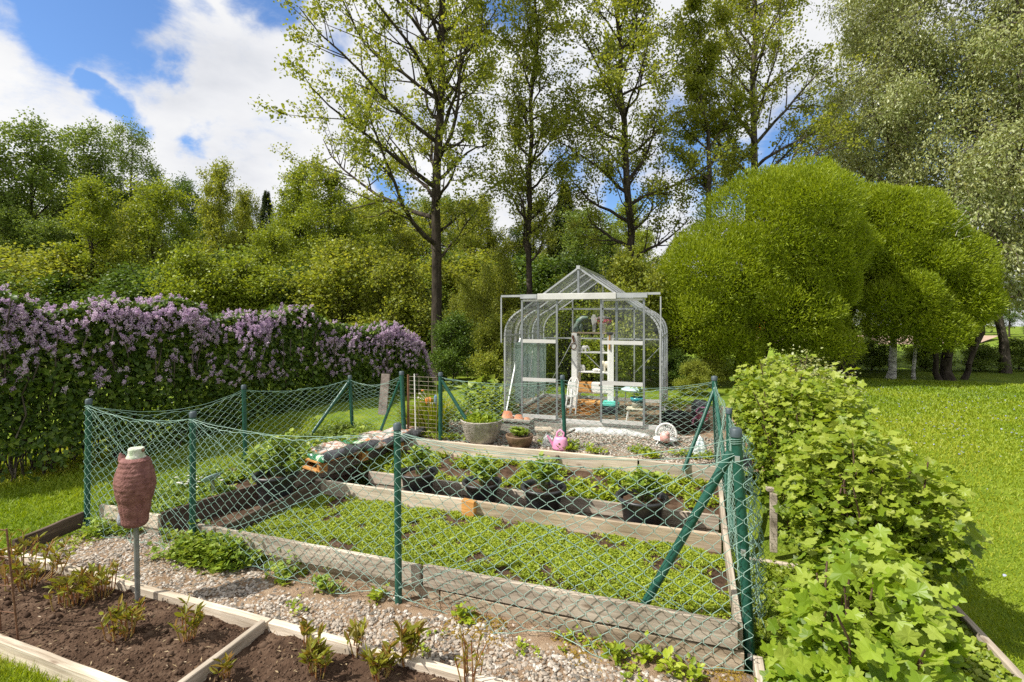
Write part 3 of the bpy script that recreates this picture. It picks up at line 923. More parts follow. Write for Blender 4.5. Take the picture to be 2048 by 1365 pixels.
for (p, q, r) in [((.26, 5.98, 1.22), (-.07, 5.64, .36), .021), (at(1462, 905, 2.98), (-.29, 3.26, .16), .027), (TOP['h'] + Vector((.02, 0, -.09)), (-2.46, 5.80, .38), .021),
                  (TOP['j'] + Vector((0, -.02, -.07)), (-4.66, 5.12, .35), .022), (TOP['i'] + Vector((-.03, 0, -.12)), (-3.95, 5.76, .42), .019), ((.26, 5.96, 1.2), (.345, 4.62, .18), .021)]:
    MB().tube([p, q], r, 12).build('brace', GREEN_METAL, fence)
MB().tube([at(1492, 924, 2.98), at(1494, 924, 2.94)], .028, 14).build('tensioner', BLACK_PLASTIC, fence)


def chain(pa, pb, za, zb, ba, bb, sag=.06, bsag=0.0, w=.105, rw=.0016, bulge=.03, name='wire_mesh', seed=0, curl=.02):
    """vertical zigzag wires hooked into each other; za/zb top heights, ba/bb bottom heights at the two posts"""
    rg = np.random.default_rng(seed)
    pa, pb = np.array(pa, float)[:2], np.array(pb, float)[:2]
    Ld = np.linalg.norm(pb - pa); dr = (pb - pa) / Ld; nr = np.array([-dr[1], dr[0]])
    nw = max(4, int(round(Ld / (w / 2))))
    rows = 24
    ph = rg.random(6) * 6

    def surf(u, v):
        """u along 0..1, v up 0..1 -> xyz"""
        zt = za + (zb - za) * u - sag * 4 * u * (1 - u) + .012 * np.sin(u * 17 + ph[0]) * np.sin(np.pi * u)
        zb_ = ba + (bb - ba) * u - bsag * 4 * u * (1 - u) + curl * np.sin(u * 13 + ph[1])
        z = zb_ + (zt - zb_) * v
        off = bulge * np.sin(np.pi * u) * (np.sin(v * 3 + u * 5 + ph[2]) * .6 + np.sin(v * 7 + u * 9 + ph[3]) * .25) - .045 * np.exp(-v * 9) * np.sin(np.pi * u) * (1 + np.sin(u * 21 + ph[4]))
        al = u * Ld + .014 * np.sin(np.pi * u) * np.sin(v * 6 + u * 7 + ph[5])
        xy = pa[None] + dr[None] * al[:, None] + nr[None] * off[:, None]
        return np.concatenate([xy, z[:, None]], 1)
    V0, V1 = [], []
    for i in range(nw):
        uc = (i + .5) / nw
        n = rows
        j = np.arange(n + 1)
        side = np.where((j + i) % 2 == 0, 1., -1.)
        # points: just before / after every bend, to round the bends and give the weave its depth
        js = np.repeat(j, 2).astype(float); sd = np.repeat(side, 2)
        e = np.tile([-.16, .16], n + 1)
        vv = np.clip((js + e) / n, 0, 1)
        uu = uc + sd * (.5 + .03) / nw * (1 - .18)
        p = surf(np.clip(uu, 0, 1), vv)
        dep = np.tile([.0045, -.0045], n + 1) * sd
        p[:, :2] += nr[None] * dep[:, None] * 1.2
        jit = vnoise(p * 1.0, 11)[:, None] - .5
        p += np.concatenate([dr[None] * jit * .022, (vnoise(p + 7, 11)[:, None] - .5) * .022], 1)
        V0.append(p[:-1]); V1.append(p[1:])
    V0, V1 = np.concatenate(V0), np.concatenate(V1)
    V, Fi = segtubes(V0, V1, np.full(len(V0), rw), np.full(len(V0), rw), 4)
    o = link(name, np_mesh(name, V, Fi, smooth=True), WIRE, fence)
    # selvage wires
    u = np.linspace(0, 1, 60)
    for v in (0.995, .004):
        p = surf(u, np.full(60, v))
        p[:, 2] += .004 * np.sin(u * 90)
        MB().tube([tuple(q) for q in p], .0026, 4, False).build('selvage_wire', WIRE, fence)
    return o


chain((-5.385, 3.09), (-3.95, 3.02), 1.17, 1.16, .06, .02, .07, seed=1, bulge=-.03, rw=.0018)
chain((-3.945, 3.02), (-1.945, 3.0), 1.165, 1.215, .05, .05, .10, .0, seed=2, curl=.03, bulge=-.03, rw=.0019)
chain((-1.935, 3.0), (.33, 3.045), 1.215, 1.24, .04, .02, .13, .0, seed=3, curl=.035, bulge=-.04, rw=.0020)
chain(TOP['a'], TOP['k'], 1.17, 1.15, .04, .14, .16, seed=4)
chain(TOP['k'], TOP['j'], 1.15, 1.14, .14, .36, .07, seed=5)
chain(TOP['j'], TOP['i'], 1.14, 1.20, .42, .42, .10, seed=6)
chain(TOP['h'], TOP['g'], 1.22, 1.21, .40, .40, .07, seed=7)
chain(TOP['g'], TOP['f'], 1.20, 1.28, .40, .40, .10, seed=8)
chain((.30, 3.24), TOP['e'], 1.27, 1.12, .02, .05, .04, seed=9, bulge=.05)
chain(TOP['e'], TOP['f'], 1.12, 1.29, .05, .38, .05, seed=10, bulge=.05)
# a bunched roll of left-over mesh beside the corner post
V0, V1 = [], []
for i in range(16):
    n = 44
    t = np.linspace(0, 1, n)
    z = .22 + 1.08 * t
    x = .375 + .03 * math.cos(i * 2.4) + .022 * np.sin(t * 42 + i * 1.7) * (1 + .5 * np.sin(t * 9 + i)) - .10 * t ** 2 + .02 * t
    y = 3.30 + .05 * math.sin(i * 2.4) + .022 * np.cos(t * 42 + i * 1.7) + .05 * np.sin(t * 8 + i)
    p = np.stack([x, y, z], 1)
    V0.append(p[:-1]); V1.append(p[1:])
V0, V1 = np.concatenate(V0), np.concatenate(V1)
V, Fi = segtubes(V0, V1, np.full(len(V0), .0021), np.full(len(V0), .0021), 4)
link('bunched_mesh', np_mesh('bunched_mesh', V, Fi, smooth=True), WIRE, fence)


def strain(p, q, sag=.0, r=.0024, name='strained_wire'):
    p, q = Vector(p), Vector(q)
    pts = [p.lerp(q, t / 14) + Vector((R.uniform(-.004, .004), R.uniform(-.004, .004) - .016, -sag * 4 * (t / 14) * (1 - t / 14) + R.uniform(-.003, .003))) for t in range(15)]
    MB().tube(pts, r, 5, False).build(name, WIRE, fence)


Bs = {k: Vector((v[0], v[1], .03)) for k, v in posts.items()}
low_ = Vector((0, 0, -.045))
strain(TOP['a'] + low_, TOP['b'] + low_, .07); strain(TOP['b'] + low_, TOP['c'] + low_, .085); strain(TOP['c'] + low_, TOP['d'] + low_, .15)
strain(TOP['c'] + low_, TOP['d'] + low_ * 3, .10)
strain(TOP['a'] + low_, Bs['b'] + Vector((.14, 0, .1)), .02); strain(TOP['b'] + low_, Bs['c'], .02); strain(TOP['c'] + low_, Bs['d'] + Vector((0, 0, .05)), .02)
strain(Bs['b'] + Vector((.05, .1, .12)), TOP['c'] + low_ * 5, .04); strain(Bs['c'] + Vector((0, 0, .1)), TOP['d'] + low_ * 3, .03)
strain(TOP['j'] + low_, TOP['i'] + low_, .10); strain(TOP['h'] + low_, TOP['g'] + low_, .07); strain(TOP['g'] + low_, TOP['f'] + low_, .09); strain(TOP['a'] + low_, TOP['k'] + low_, .14); strain(TOP['k'] + low_, TOP['j'] + low_, .07)
strain(TOP['d'] + low_, TOP['e'] + low_, .05); strain(TOP['e'] + low_, TOP['f'] + low_, .05)
for k in 'abcd':     # turns of wire below the caps
    p1, r = TOP[k], posts[k][6]
    for q in range(3):
        pts = [p1 + Vector(((r + .003) * math.cos(t * .7), (r + .003) * math.sin(t * .7), -.05 - q * .012 + .004 * math.sin(t))) for t in range(10)]
        MB().tube(pts, .002, 5, False).build('wire_tie', WIRE, fence)

# garden gate of welded wire between two posts
gate = thing('wire_gate', (-3.33, 5.79, .42), 'welded grid gate of rusty wire between the two rear fence posts', 'gate')
x0, x1, yg = -3.52, -3.10, 5.80
g = MB()
for k in range(15):
    z = .44 + .055 * k
    g.tube([(x0, yg, z), (x1, yg + .01, z + R.uniform(-.006, .006))], .0026, 5)
for x in (x0 + .01, x0 + .15, x0 + .29, x1 - .01):
    g.tube([(x, yg + .004, .42), (x, yg + .004, 1.22)], .0026, 5)
g.build('grid', plain('galvanised_wire', (.22, .18, .14), (.36, .31, .25), 20, .6, metal=.2), gate)
MB().bar((x0 - .012, yg, .42), (x0 - .012, yg, 1.235), .02, .02, (0, 1, 0)).build('stile', RUST, gate)
o = MB().tube([(x0 + .115, yg - .02, .50), (x0 + .095, yg - .02, 1.25)], .008, 8).build('white_cane', WHITE_PAINT_WOOD)
tag(o, 'thin white cane standing against the wire grid gate', 'cane')

# ------------------------------------------------------------------ owl on a pole
ow = onz(274, 1205, .035)
owl = thing('owl_figure', ow, 'faded reddish owl figure seen from behind, on a grey metal pole in the bed', 'garden figure')
OWL_M = plain('faded_red_plastic', (.11, .042, .038), (.20, .085, .075), 22, .75, .5, 90, c3=(.27, .13, .115))
OWL_G = plain('grey_claws', (.20, .21, .24), (.34, .35, .38), 40, .8, .4, 80)
OWL_T = plain('mossy_white_top', (.34, .42, .28), (.62, .62, .54), 30, .8, .4, 80)
MB().tube([ow + Vector((.010, 0, -.05)), ow + Vector((-.012, 0, .60))], .016, 12).build('pole', plain('grey_pole', (.14, .15, .14), (.24, .25, .24), 20, .5, metal=.4), owl)
bz = ow + Vector((-.02, 0, .535))
prof = [(.001, 0), (.07, .0), (.082, .02), (.088, .06), (.098, .12), (.108, .18), (.122, .23), (.131, .28), (.131, .32), (.122, .365), (.110, .40), (.102, .43), (.095, .455), (.078, .468), (.03, .472), (.001, .473)]


def feather(t, z):
    zz_ = z / .473
    if zz_ > .5:
        k = z / .030; row = math.floor(k)
        return 1 + .05 * (1 - (k - row)) * abs(math.cos(t * 6 + row * 1.57 + .3 * math.sin(row * 2.1 + t * 3))) ** .6 - .02 + .012 * math.sin(t * 3 + row * 1.3)
    return 1 + .02 * abs(math.cos(t * 9)) - (.06 if abs(((t / 2 / math.pi * 6) % 1) - .5) < .05 else 0) + .02 * math.sin(z * 70)


pf = []
for a, b in zip(prof[:-1], prof[1:]):
    for k in range(5):
        t = k / 5
        pf.append((a[0] + (b[0] - a[0]) * t, a[1] + (b[1] - a[1]) * t))
pf.append(prof[-1])
MB().lathe(pf, bz, 64, fn=feather, sy=.88).build('body', OWL_M, owl)
rgt = Vector((CS, SN, 0)); fwd = Vector((-SN, CS, 0))
MB().lathe([(.055, .455), (.058, .475), (.050, .485), (.046, .50), (.048, .525), (.046, .535), (.03, .528), (.001, .52)], bz + rgt * .008, 20, fn=lambda t, z: 1 + .06 * math.sin(5 * t + z * 90)).build('head_top', OWL_T, owl)
MB().ball(bz + rgt * .055 + Vector((0, 0, .518)), (.014, .012, .012)).build('knob', RUST, owl)
e = MB(); pe = bz - rgt * .085 + Vector((0, 0, .45))
e.tube([pe, pe - rgt * .010 + Vector((0, 0, .025)), pe - rgt * .018 + Vector((0, 0, .050))], [.028, .02, .004], 8)
e.build('ear_tuft', OWL_M, owl)
c = MB(); pc = bz - rgt * .085 + fwd * .02 + Vector((0, 0, .03))
c.lathe([(.001, -.03), (.042, -.03), (.045, .0), (.038, .04), (.024, .07), (.001, .085)], pc, 16, fn=lambda t, z: 1 + .07 * abs(math.cos(4 * t)))
c.build('claw', OWL_G, owl)

# rusty rod support at the left edge
rd = thing('plant_support', onz(30, 1285, .04), 'rusty rod plant support leaning at the outer edge of the soil bed', 'plant support')
p0, p1 = onz(36, 1280, .04), at(13, 1058, 3.05)
MB().tube([p0, p1], .0055, 8).build('upright', RUST, rd)
q0 = onz(5, 1262, .04); q1 = at(-12, 1050, 3.08)
MB().tube([q0 + Vector((-.02, .0, 0)), q1], .0055, 8).build('upright', RUST, rd)
for t in (.24, .48, .74, .985):
    a = p0.lerp(p1, t)
    MB().tube([a, a - rgt * .34 + Vector((0, 0, .03)) + fwd * .02], .0035, 6).build('crossbar', RUST, rd)

# ------------------------------------------------------------------ potted plants
def leafy(center, r, h, nst, per, size, rg, tpl='oval', droop=.3, z0=0.0):
    """leaf positions/axes/normals and stems of a bushy plant growing from center"""
    P, A, N, st = [], [], [], []
    for i in range(nst):
        a = rg.uniform(0, 2 * np.pi); q = math.sqrt(rg.uniform(0, 1)) * r
        top = np.array([math.cos(a) * q, math.sin(a) * q, h * (1 - .35 * (q / r) ** 2) * rg.uniform(.75, 1.1)])
        b = np.array([math.cos(a) * q * .35, math.sin(a) * q * .35, 0])
        ts = np.linspace(0, 1, 5)
        pts = b[None] + (top - b)[None] * ts[:, None] + np.stack([0 * ts, 0 * ts, .15 * h * ts * (1 - ts)], 1)
        st.append(pts + np.array(center))
        for k in range(per):
            t = rg.uniform(.25, 1.0) ** .7
            p = b + (top - b) * t
            aa = rg.uniform(0, 2 * np.pi)
            out = np.array([math.cos(aa), math.sin(aa), rg.normal(.35, .3)]) + .5 * np.array([math.cos(a), math.sin(a), 0])
            P.append(p + out * rg.uniform(0, .03)); A.append(out); N.append(np.array([0, 0, 1.]) + rg.normal(0, .3, 3))
    return np.array(P) + np.array(center), np.array(A), np.array(N), st


def stems_mesh(st, r0=.005, r1=.0025):
    p0 = np.concatenate([s[:-1] for s in st]); p1 = np.concatenate([s[1:] for s in st])
    n = len(p0)
    return segtubes(p0, p1, np.full(n, r0), np.full(n, r1), 5)


POT_PROF = [(.001, 0), (.118, 0), (.122, .01), (.145, .175), (.150, .18), (.158, .215), (.163, .225)]


def pot(px, py, y, wpx, hgt, label, seed, plant_h=.26, zb=.04):
    rg = np.random.default_rng(seed)
    c = ony(px, py, y); d = proj(np.array(c))[2][0]
    s = (wpx / FPX * d) / 2 / .185
    c.z = zb
    t = thing('potted_plant', c, label, 'potted plant', 'plants in black pots')
    hs_ = hgt / .225
    po = MB().lathe([(r * s, z * hs_) for r, z in POT_PROF], c, 36).build('pot', BLACK_PLASTIC, t)
    MB().lathe([(r * s, z * hs_ ) for r, z in [(.162, .212), (.176, .214), (.185, .220), (.187, .230), (.180, .238), (.166, .238), (.150, .225), (.145, .19)]], c, 36).build('rim', BLACK_PLASTIC, po)
    sv, sf = [], []
    n = 24
    Vd = [(0, 0, .20 * hs_ + .01)] + [(rr * math.cos(k / n * 6.2832) * s, rr * math.sin(k / n * 6.2832) * s, .20 * hs_ + rg.uniform(-.006, .006)) for rr in (.07, .149) for k in range(n)]
    Fd = [(0, 1 + k, 1 + (k + 1) % n) for k in range(n)] + [(1 + k, 1 + n + k, 1 + n + (k + 1) % n, 1 + (k + 1) % n) for k in range(n)]
    m = MB(); m.add([c + Vector(v) for v in Vd], Fd, True); m.build('soil', SOIL, t)
    P, A, N, st = leafy((c.x, c.y, c.z + .20 * hs_), (.12 if plant_h < .4 else .26) * s, plant_h, 13 if plant_h < .4 else 26, 24 if plant_h < .4 else 42, .06, rg)
    sz = .056 * rg.uniform(.6, 1.3, len(P))
    link('foliage', leafmesh('foliage', P, A, N, sz, 'oval', rg.random(len(P)), 1.1), LEAF_POT, t)
    V, Fi = stems_mesh(st, .004, .0025)
    link('stems', np_mesh('stems', V, Fi, smooth=True), STEM, t)
    return t


pot(836, 965, 4.66, 80, .27, 'leafy plant in a black pot behind the front fence post, before the orange brown block', 1, .30, .09)
pot(964, 975, 4.66, 80, .26, 'leafy plant in a black pot just behind the orange brown wooden block', 2, .28, .08)
pot(1087, 975, 4.66, 92, .275, 'leafy plant in a black pot below the tall green rear fence post', 3, .31, .09)
pot(1284, 990, 4.64, 104, .295, 'large black pot with a leafy plant nearest to the leaning front brace', 4, .31, .09)
t = pot(553, 960, 3.98, 88, .36, 'large plain black pot with a tall bushy plant beside the pallet of soil bags', 5, .42, .05)

# ------------------------------------------------------------------ pallet and bags of soil
pa = thing('wooden_pallet', (-4.15, 4.75, .24), 'new orange brown wooden pallet below the bags of potting soil', 'pallet')
axp = Vector((.29, .957, 0)); axq = Vector((.957, -.29, 0))
pc0 = at(622, 938, 5.62); pc0.z = .29


def pp(a, b, z): return pc0 + axq * a + axp * b + Vector((0, 0, z))


for k in range(3):
    b = .02 + .55 * k
    MB().bar(pp(-.21, b, .012), pp(.21, b, .012), .1, .02).build('bottom_slat', ORANGE_WOOD, pa, bevel=.002)
for k in range(8):
    MB().bar(pp(-.21, .02 + .155 * k, .112), pp(.21, .02 + .155 * k, .112), .1, .02).build('deck_slat', ORANGE_WOOD, pa, bevel=.002)
for a in (-.18, .18):
    for k in range(3):
        MB().bar(pp(a, -.02 + .55 * k, .062), pp(a, .07 + .55 * k, .062), .07, .078).build('block', ORANGE_WOOD, pa, bevel=.002)


def bagmat(name):
    m, nt, out = newmat(name)
    L = nt.links.new
    b = node(nt, 'ShaderNodeBsdfPrincipled'); b.inputs['Roughness'].default_value = .3; b.inputs['Coat Weight'].default_value = .3
    tc = node(nt, 'ShaderNodeTexCoord')
    sp = node(nt, 'ShaderNodeSeparateXYZ'); L(tc.outputs['Object'], sp.inputs[0])
    nz = node(nt, 'ShaderNodeTexNoise'); nz.inputs['Scale'].default_value = 7; nz.inputs['Detail'].default_value = 3
    L(tc.outputs['Object'], nz.inputs['Vector'])
    vo = node(nt, 'ShaderNodeTexVoronoi'); vo.inputs['Scale'].default_value = 17
    L(tc.outputs['Object'], vo.inputs['Vector'])
    r = ramp(nt, [(.0, (.36, .20, .14)), (.28, (.62, .52, .45)), (.45, (.50, .34, .28)), (.58, (.70, .62, .56)), (.72, (.55, .20, .08)), (.8, (.45, .42, .40)), (1, (.16, .13, .11))])
    r.color_ramp.interpolation = 'CONSTANT'
    sc = node(nt, 'ShaderNodeSeparateColor'); L(vo.outputs['Color'], sc.inputs[0]); L(sc.outputs[0], r.inputs[0])
    gr = ramp(nt, [(0, (.012, .13, .05)), (.48, (.03, .24, .10)), (.56, (.50, .58, .46)), (.64, (.02, .20, .08))]); gr.color_ramp.interpolation = 'CONSTANT'
    L(nz.outputs['Fac'], gr.inputs[0])
    mt = node(nt, 'ShaderNodeMapRange'); mt.inputs['From Min'].default_value = -.22; mt.inputs['From Max'].default_value = -.17
    mt.inputs['To Min'].default_value = 1; mt.inputs['To Max'].default_value = 0
    L(sp.outputs[1], mt.inputs['Value'])
    mx = node(nt, 'ShaderNodeMix', data_type='RGBA'); L(mt.outputs[0], mx.inputs[0]); L(r.outputs[0], mx.inputs[6]); L(gr.outputs[0], mx.inputs[7])
    L(mx.outputs[2], b.inputs['Base Color'])
    bp = node(nt, 'ShaderNodeBump'); bp.inputs['Strength'].default_value = .5; bp.inputs['Distance'].default_value = .03
    L(nz.outputs['Fac'], bp.inputs['Height']); L(bp.outputs[0], b.inputs['Normal'])
    L(b.outputs[0], out.inputs[0])
    return m


BAG = bagmat('printed_soil_bag')
FILM = plain('black_plastic_film', (.03, .03, .034), (.10, .10, .11), 14, .22, .8, 22, spec=.7)


def bag(name, c, sx, sy, h, rz, label, mat, cat='soil bag', holes=0, tilt=0):
    """pillow shaped sack, local y = its long side"""
    n, m = 26, 30
    u, v = np.meshgrid(np.linspace(-1, 1, n), np.linspace(-1, 1, m)); u, v = u.ravel(), v.ravel()
    prof = (np.clip(1 - np.abs(u) ** 3.2, 0, 1) ** .55) * (np.clip(1 - np.abs(v) ** 3.5, 0, 1) ** .5)
    P3 = np.stack([u * 5, v * 5, np.full(len(u), c[0])], 1)
    top = h * prof * (.62 + .75 * (fbm(P3, .55, 3) - .2)) + .006
    bot = -.12 * h * prof
    xy = np.stack([u * sx / 2 * (1 - .05 * np.abs(v) ** 4), v * sy / 2 * (1 - .05 * np.abs(u) ** 4)], 1)
    V = np.concatenate([np.concatenate([xy, top[:, None]], 1), np.concatenate([xy, bot[:, None]], 1)])
    V[:, 2] += V[:, 1] * tilt
    i0 = (np.arange(m - 1)[:, None] * n + np.arange(n - 1)[None]).ravel()
    F1 = np.stack([i0, i0 + 1, i0 + n + 1, i0 + n], 1); F2 = F1[:, ::-1] + n * m
    bd = list(range(n)) + [n * k + n - 1 for k in range(1, m)] + list(range(n * m - 2, n * (m - 1) - 1, -1)) + [n * k for k in range(m - 2, 0, -1)]
    bd = np.array(bd); b2 = np.roll(bd, -1)
    F3 = np.stack([bd, bd + n * m, b2 + n * m, b2], 1)
    me = np_mesh(name, V, np.concatenate([F1, F2, F3]), smooth=True)
    me.materials.append(mat)
    o = bpy.data.objects.new(name, me); COL.objects.link(o)
    o.location = c; o.rotation_euler = (0, 0, rz)
    ORG[o.name] = Vector(c)
    return tag(o, label, cat)


rzb = -math.atan2(.29, .957)
z_b = .29 + .128
c1 = pp(-.14, .26, .128); c2 = pp(.12, .24, .128); c3 = pp(0, .82, .145)
c4 = pp(.02, 1.30, .15)
bag('soil_bag', c1, .30, .52, .085, rzb, 'green and brown printed bag of potting soil next to the big pot', BAG, tilt=.03)
bag('soil_bag', c2, .29, .52, .09, rzb, 'green edged bag of potting soil over the pallet corner nearest the plank', BAG, tilt=.03)
bag('soil_bag', c3, .58, .62, .09, rzb + .08, 'pale brown bag of potting soil in the middle of the pallet row', BAG, tilt=.03)
bag('soil_bag', c4, .50, .46, .09, rzb, 'torn open soil bag with dark soil showing at the far end of the row', BAG, tilt=.04)
# black film hanging along the side of the bags
pts = []
n = 40
fv, ff = [], []
for i in range(n + 1):
    t = i / n
    b = -.02 + 1.52 * t
    for j, (a, z) in enumerate([(.20, .205), (.245, .20), (.275, .175), (.285, .14), (.28, .12)]):
        fv.append(pp(a + .012 * math.sin(t * 40 + j), b, z - .128 + .13 + .03 * t + .010 * math.sin(t * 31 + j * 1.3) + .02 * math.sin(t * 7)))
for i in range(n):
    for j in range(4): ff.append((i * 5 + j, i * 5 + j + 1, (i + 1) * 5 + j + 1, (i + 1) * 5 + j))
m = MB(); m.add(fv, ff, True); o = m.build('plastic_film', FILM, loc=pp(.2, .7, .2)); so_ = o.modifiers.new('Solidify', 'SOLIDIFY'); so_.thickness = .003
tag(o, 'crumpled black plastic film draped along the side of the soil bags', 'plastic film')
# strawberry plants set into the bags
rg = np.random.default_rng(77)
for (a, b, z, lab, n_) in [(-.10, .16, .20, 'small strawberry plant growing out of the green bag near the big pot', 30), (.10, .42, .22, 'strawberry plant growing between the front and the middle soil bag', 40), (-.12, .70, .22, 'strawberry plant growing out of the pale middle soil bag', 40)]:
    p = pp(a, b, z)
    P, A, N, st = leafy(p, .10, .09, 7, n_ // 7 + 1, .04, rg)
    tt = thing('strawberry_plant', p, lab, 'plant')
    link('foliage', leafmesh('foliage', P, A, N, .045 * rg.uniform(.7, 1.2, len(P)), 'oval', rg.random(len(P)), 1.5), LEAF_POT, tt)
    V, Fi = stems_mesh(st, .002, .0015); link('stems', np_mesh('stems', V, Fi), STEM, tt)

# pale blue dish on a short stake, daisies
dp = at(424, 968, 5.05); dp.z = .22
t = thing('dish_on_stake', dp, 'pale blue round dish tilted on a short stake among the weeds', 'garden ornament')
MB().tube([dp + Vector((.05, 0, -.1)), dp + Vector((0, 0, .14))], .018, 10).build('stake', plain('mossy_stake', (.16, .20, .10), (.28, .30, .18), 20, .8), t)
Mx = Matrix.Rotation(rad(28), 3, fwd) @ Matrix.Rotation(rad(18), 3, rgt)
MB().lathe([(.001, -.015), (.06, -.012), (.088, .004), (.092, .012), (.086, .014), (.07, .008), (.001, .004)], dp + Vector((0, 0, .16)), 28, Mx.inverted()).build('dish', plain('pale_blue_glaze', (.24, .38, .42), (.36, .50, .54), 14, .4), t)
dc = at(382, 945, 5.2); dc.z = .25
t = thing('daisy_clump', dc, 'clump of white daisies beside the pale blue dish', 'flowers')
n = 26
Pd = np.array(dc) + G.normal(0, 1, (n, 3)) * [.09, .09, .02] + [0, 0, .06]
Pl = np.repeat(Pd, 8, 0); an = np.tile(np.arange(8) * .785, n)
Al = np.stack([np.cos(an), np.sin(an), .15 * np.ones(len(an))], 1)
link('petals', leafmesh('petals', Pl, Al, np.tile([[0, 0, 1.]], (len(Pl), 1)), np.full(len(Pl), .02), 'oval'), WHITE_FLOWER, t)
V, Fi = segtubes(Pd - [0, 0, .13], Pd, np.full(n, .0015), np.full(n, .0015), 4); link('stems', np_mesh('stems', V, Fi), STEM, t)


# ------------------------------------------------------------------ peonies and other shoots in the low bed
SHOOT = leafmat('reddish_shoot', [(.26, .10, .03), (.36, .20, .06), (.34, .28, .08), (.20, .08, .04)], 0.0, rough=.5)


def shoots(px, py, n, r, h, label, seed, dry=.4, name='peony_plant', cat='plant', leafy_=5, lsize=.07):
    rg = np.random.default_rng(seed)
    c = onz(px, py, .035)
    t = thing(name, c, label, cat)
    st, P, A, N, rn = [], [], [], [], []
    for i in range(n):
        a = rg.uniform(0, 6.28); q = math.sqrt(rg.random()) * r
        b = np.array([math.cos(a) * q, math.sin(a) * q, -.01])
        ln = np.array([math.cos(a), math.sin(a), 0]) * rg.uniform(0, .3) + rg.normal(0, .08, 3)
        hh = h * rg.uniform(.5, 1.1)
        ts = np.linspace(0, 1, 5)[:, None]
        pts = b + np.array([0, 0, hh]) * ts + ln * hh * ts ** 1.6
        pts[0] = [b[0] * .12, b[1] * .12, -.07]
        pts[1, :2] = b[:2] + (pts[1, :2] - b[:2]) * .5; pts[1, 2] = max(pts[1, 2], .03)
        pts = pts + np.array(c)
        st.append(pts)
        for k in range(leafy_):
            tt = rg.uniform(.55, 1.0)
            p = pts[1] + (pts[-1] - pts[1]) * tt
            aa = rg.uniform(0, 6.28)
            P.append(p); A.append([math.cos(aa), math.sin(aa), rg.normal(.9, .4)]); N.append(rg.normal(0, .5, 3) + [0, 0, 1])
            rn.append(rg.random())
    P = np.array(P)
    sz = lsize * rg.uniform(.5, 1.2, len(P))
    link('foliage', leafmesh('foliage', P, np.array(A), np.array(N), sz, 'oval', np.array(rn), .48), LEAF_PEONY, t)
    V, Fi = stems_mesh(st, .0045, .003)
    link('stems', np_mesh('stems', V, Fi, np.repeat(rg.random(len(V) // 10), 10), smooth=True), SHOOT, t)
    return t


shoots(60, 1165, 34, .20, .22, 'broad clump of reddish peony shoots behind the rusty rods', 1)
shoots(20, 1130, 22, .16, .22, 'tall clump of peony shoots in the far outer corner of the soil bed', 2)
shoots(150, 1210, 30, .13, .20, 'dense bronze clump of peony shoots between the rods and the owl pole', 3)
shoots(200, 1195, 20, .09, .19, 'green leaved clump of peony shoots just left of the owl pole', 4)
shoots(246, 1275, 20, .085, .17, 'clump of cut peony stems in front of the owl pole', 5)
shoots(375, 1285, 14, .05, .19, 'narrow upright clump of peony shoots right of the owl pole', 6)
shoots(455, 1355, 5, .03, .10, 'few short yellowish shoots beside the grey divider board', 7, name='young_shoots')
shoots(612, 1290, 6, .03, .13, 'dark little sprout close behind the divider board corner', 8, name='young_shoots', leafy_=6)
shoots(640, 1350, 14, .07, .16, 'bright leafy shoots in the middle of the second soil compartment', 9, name='young_shoots', leafy_=10)
shoots(712, 1310, 8, .035, .18, 'slender brown sprout in front of the pale path board', 10, name='young_shoots', leafy_=6)
shoots(760, 1362, 12, .06, .15, 'low wide leafy shoots at the lower edge of the soil bed', 11, name='young_shoots', leafy_=9)
shoots(815, 1335, 9, .04, .20, 'taller green sprout with long leaves against the path board', 12, name='young_shoots', leafy_=8, lsize=.10)
shoots(940, 1372, 12, .06, .26, 'bare reddish brown twiggy shoots at the board end of the soil bed', 13, name='young_shoots', leafy_=3, lsize=.05)

# ------------------------------------------------------------------ greenhouse
GX0, GX1, GY0, GY1, GB = -2.56, -.37, 6.88, 8.95, .555
GW, GD, GC = GX1 - GX0, GY1 - GY0, (GX0 + GX1) / 2
WALL, EAVE, RIDGE = 1.16, 1.56, 2.13
# half profile: wall foot -> curved eave -> ridge (distance from the middle line, height over the base)
hw = GW / 2
half = [(hw, 0), (hw, WALL)]
for k in range(1, 9):
    t = k / 9
    half.append(((1 - t) ** 2 * hw + 2 * (1 - t) * t * hw + t * t * (hw - .29), (1 - t) ** 2 * WALL + 2 * (1 - t) * t * (WALL + .28) + t * t * EAVE))
half += [(hw - .29, EAVE), (0, RIDGE)]
gh = thing('greenhouse', (GC, GY0, GB), 'small aluminium greenhouse with curved eaves and open sliding doors', 'greenhouse')


def rib(y, name, r=.016, mat=ALU):
    m = MB()
    for s in (-1, 1):
        pts = [Vector((GC + s * a, y, GB + z)) for a, z in half]
        for p, q in zip(pts[:-1], pts[1:]):
            d_ = (q - p).normalized()
            m.bar(p - d_ * .003, q + d_ * .003, .024, .024, (0, 1, 0))
    return m.build(name, mat, gh)


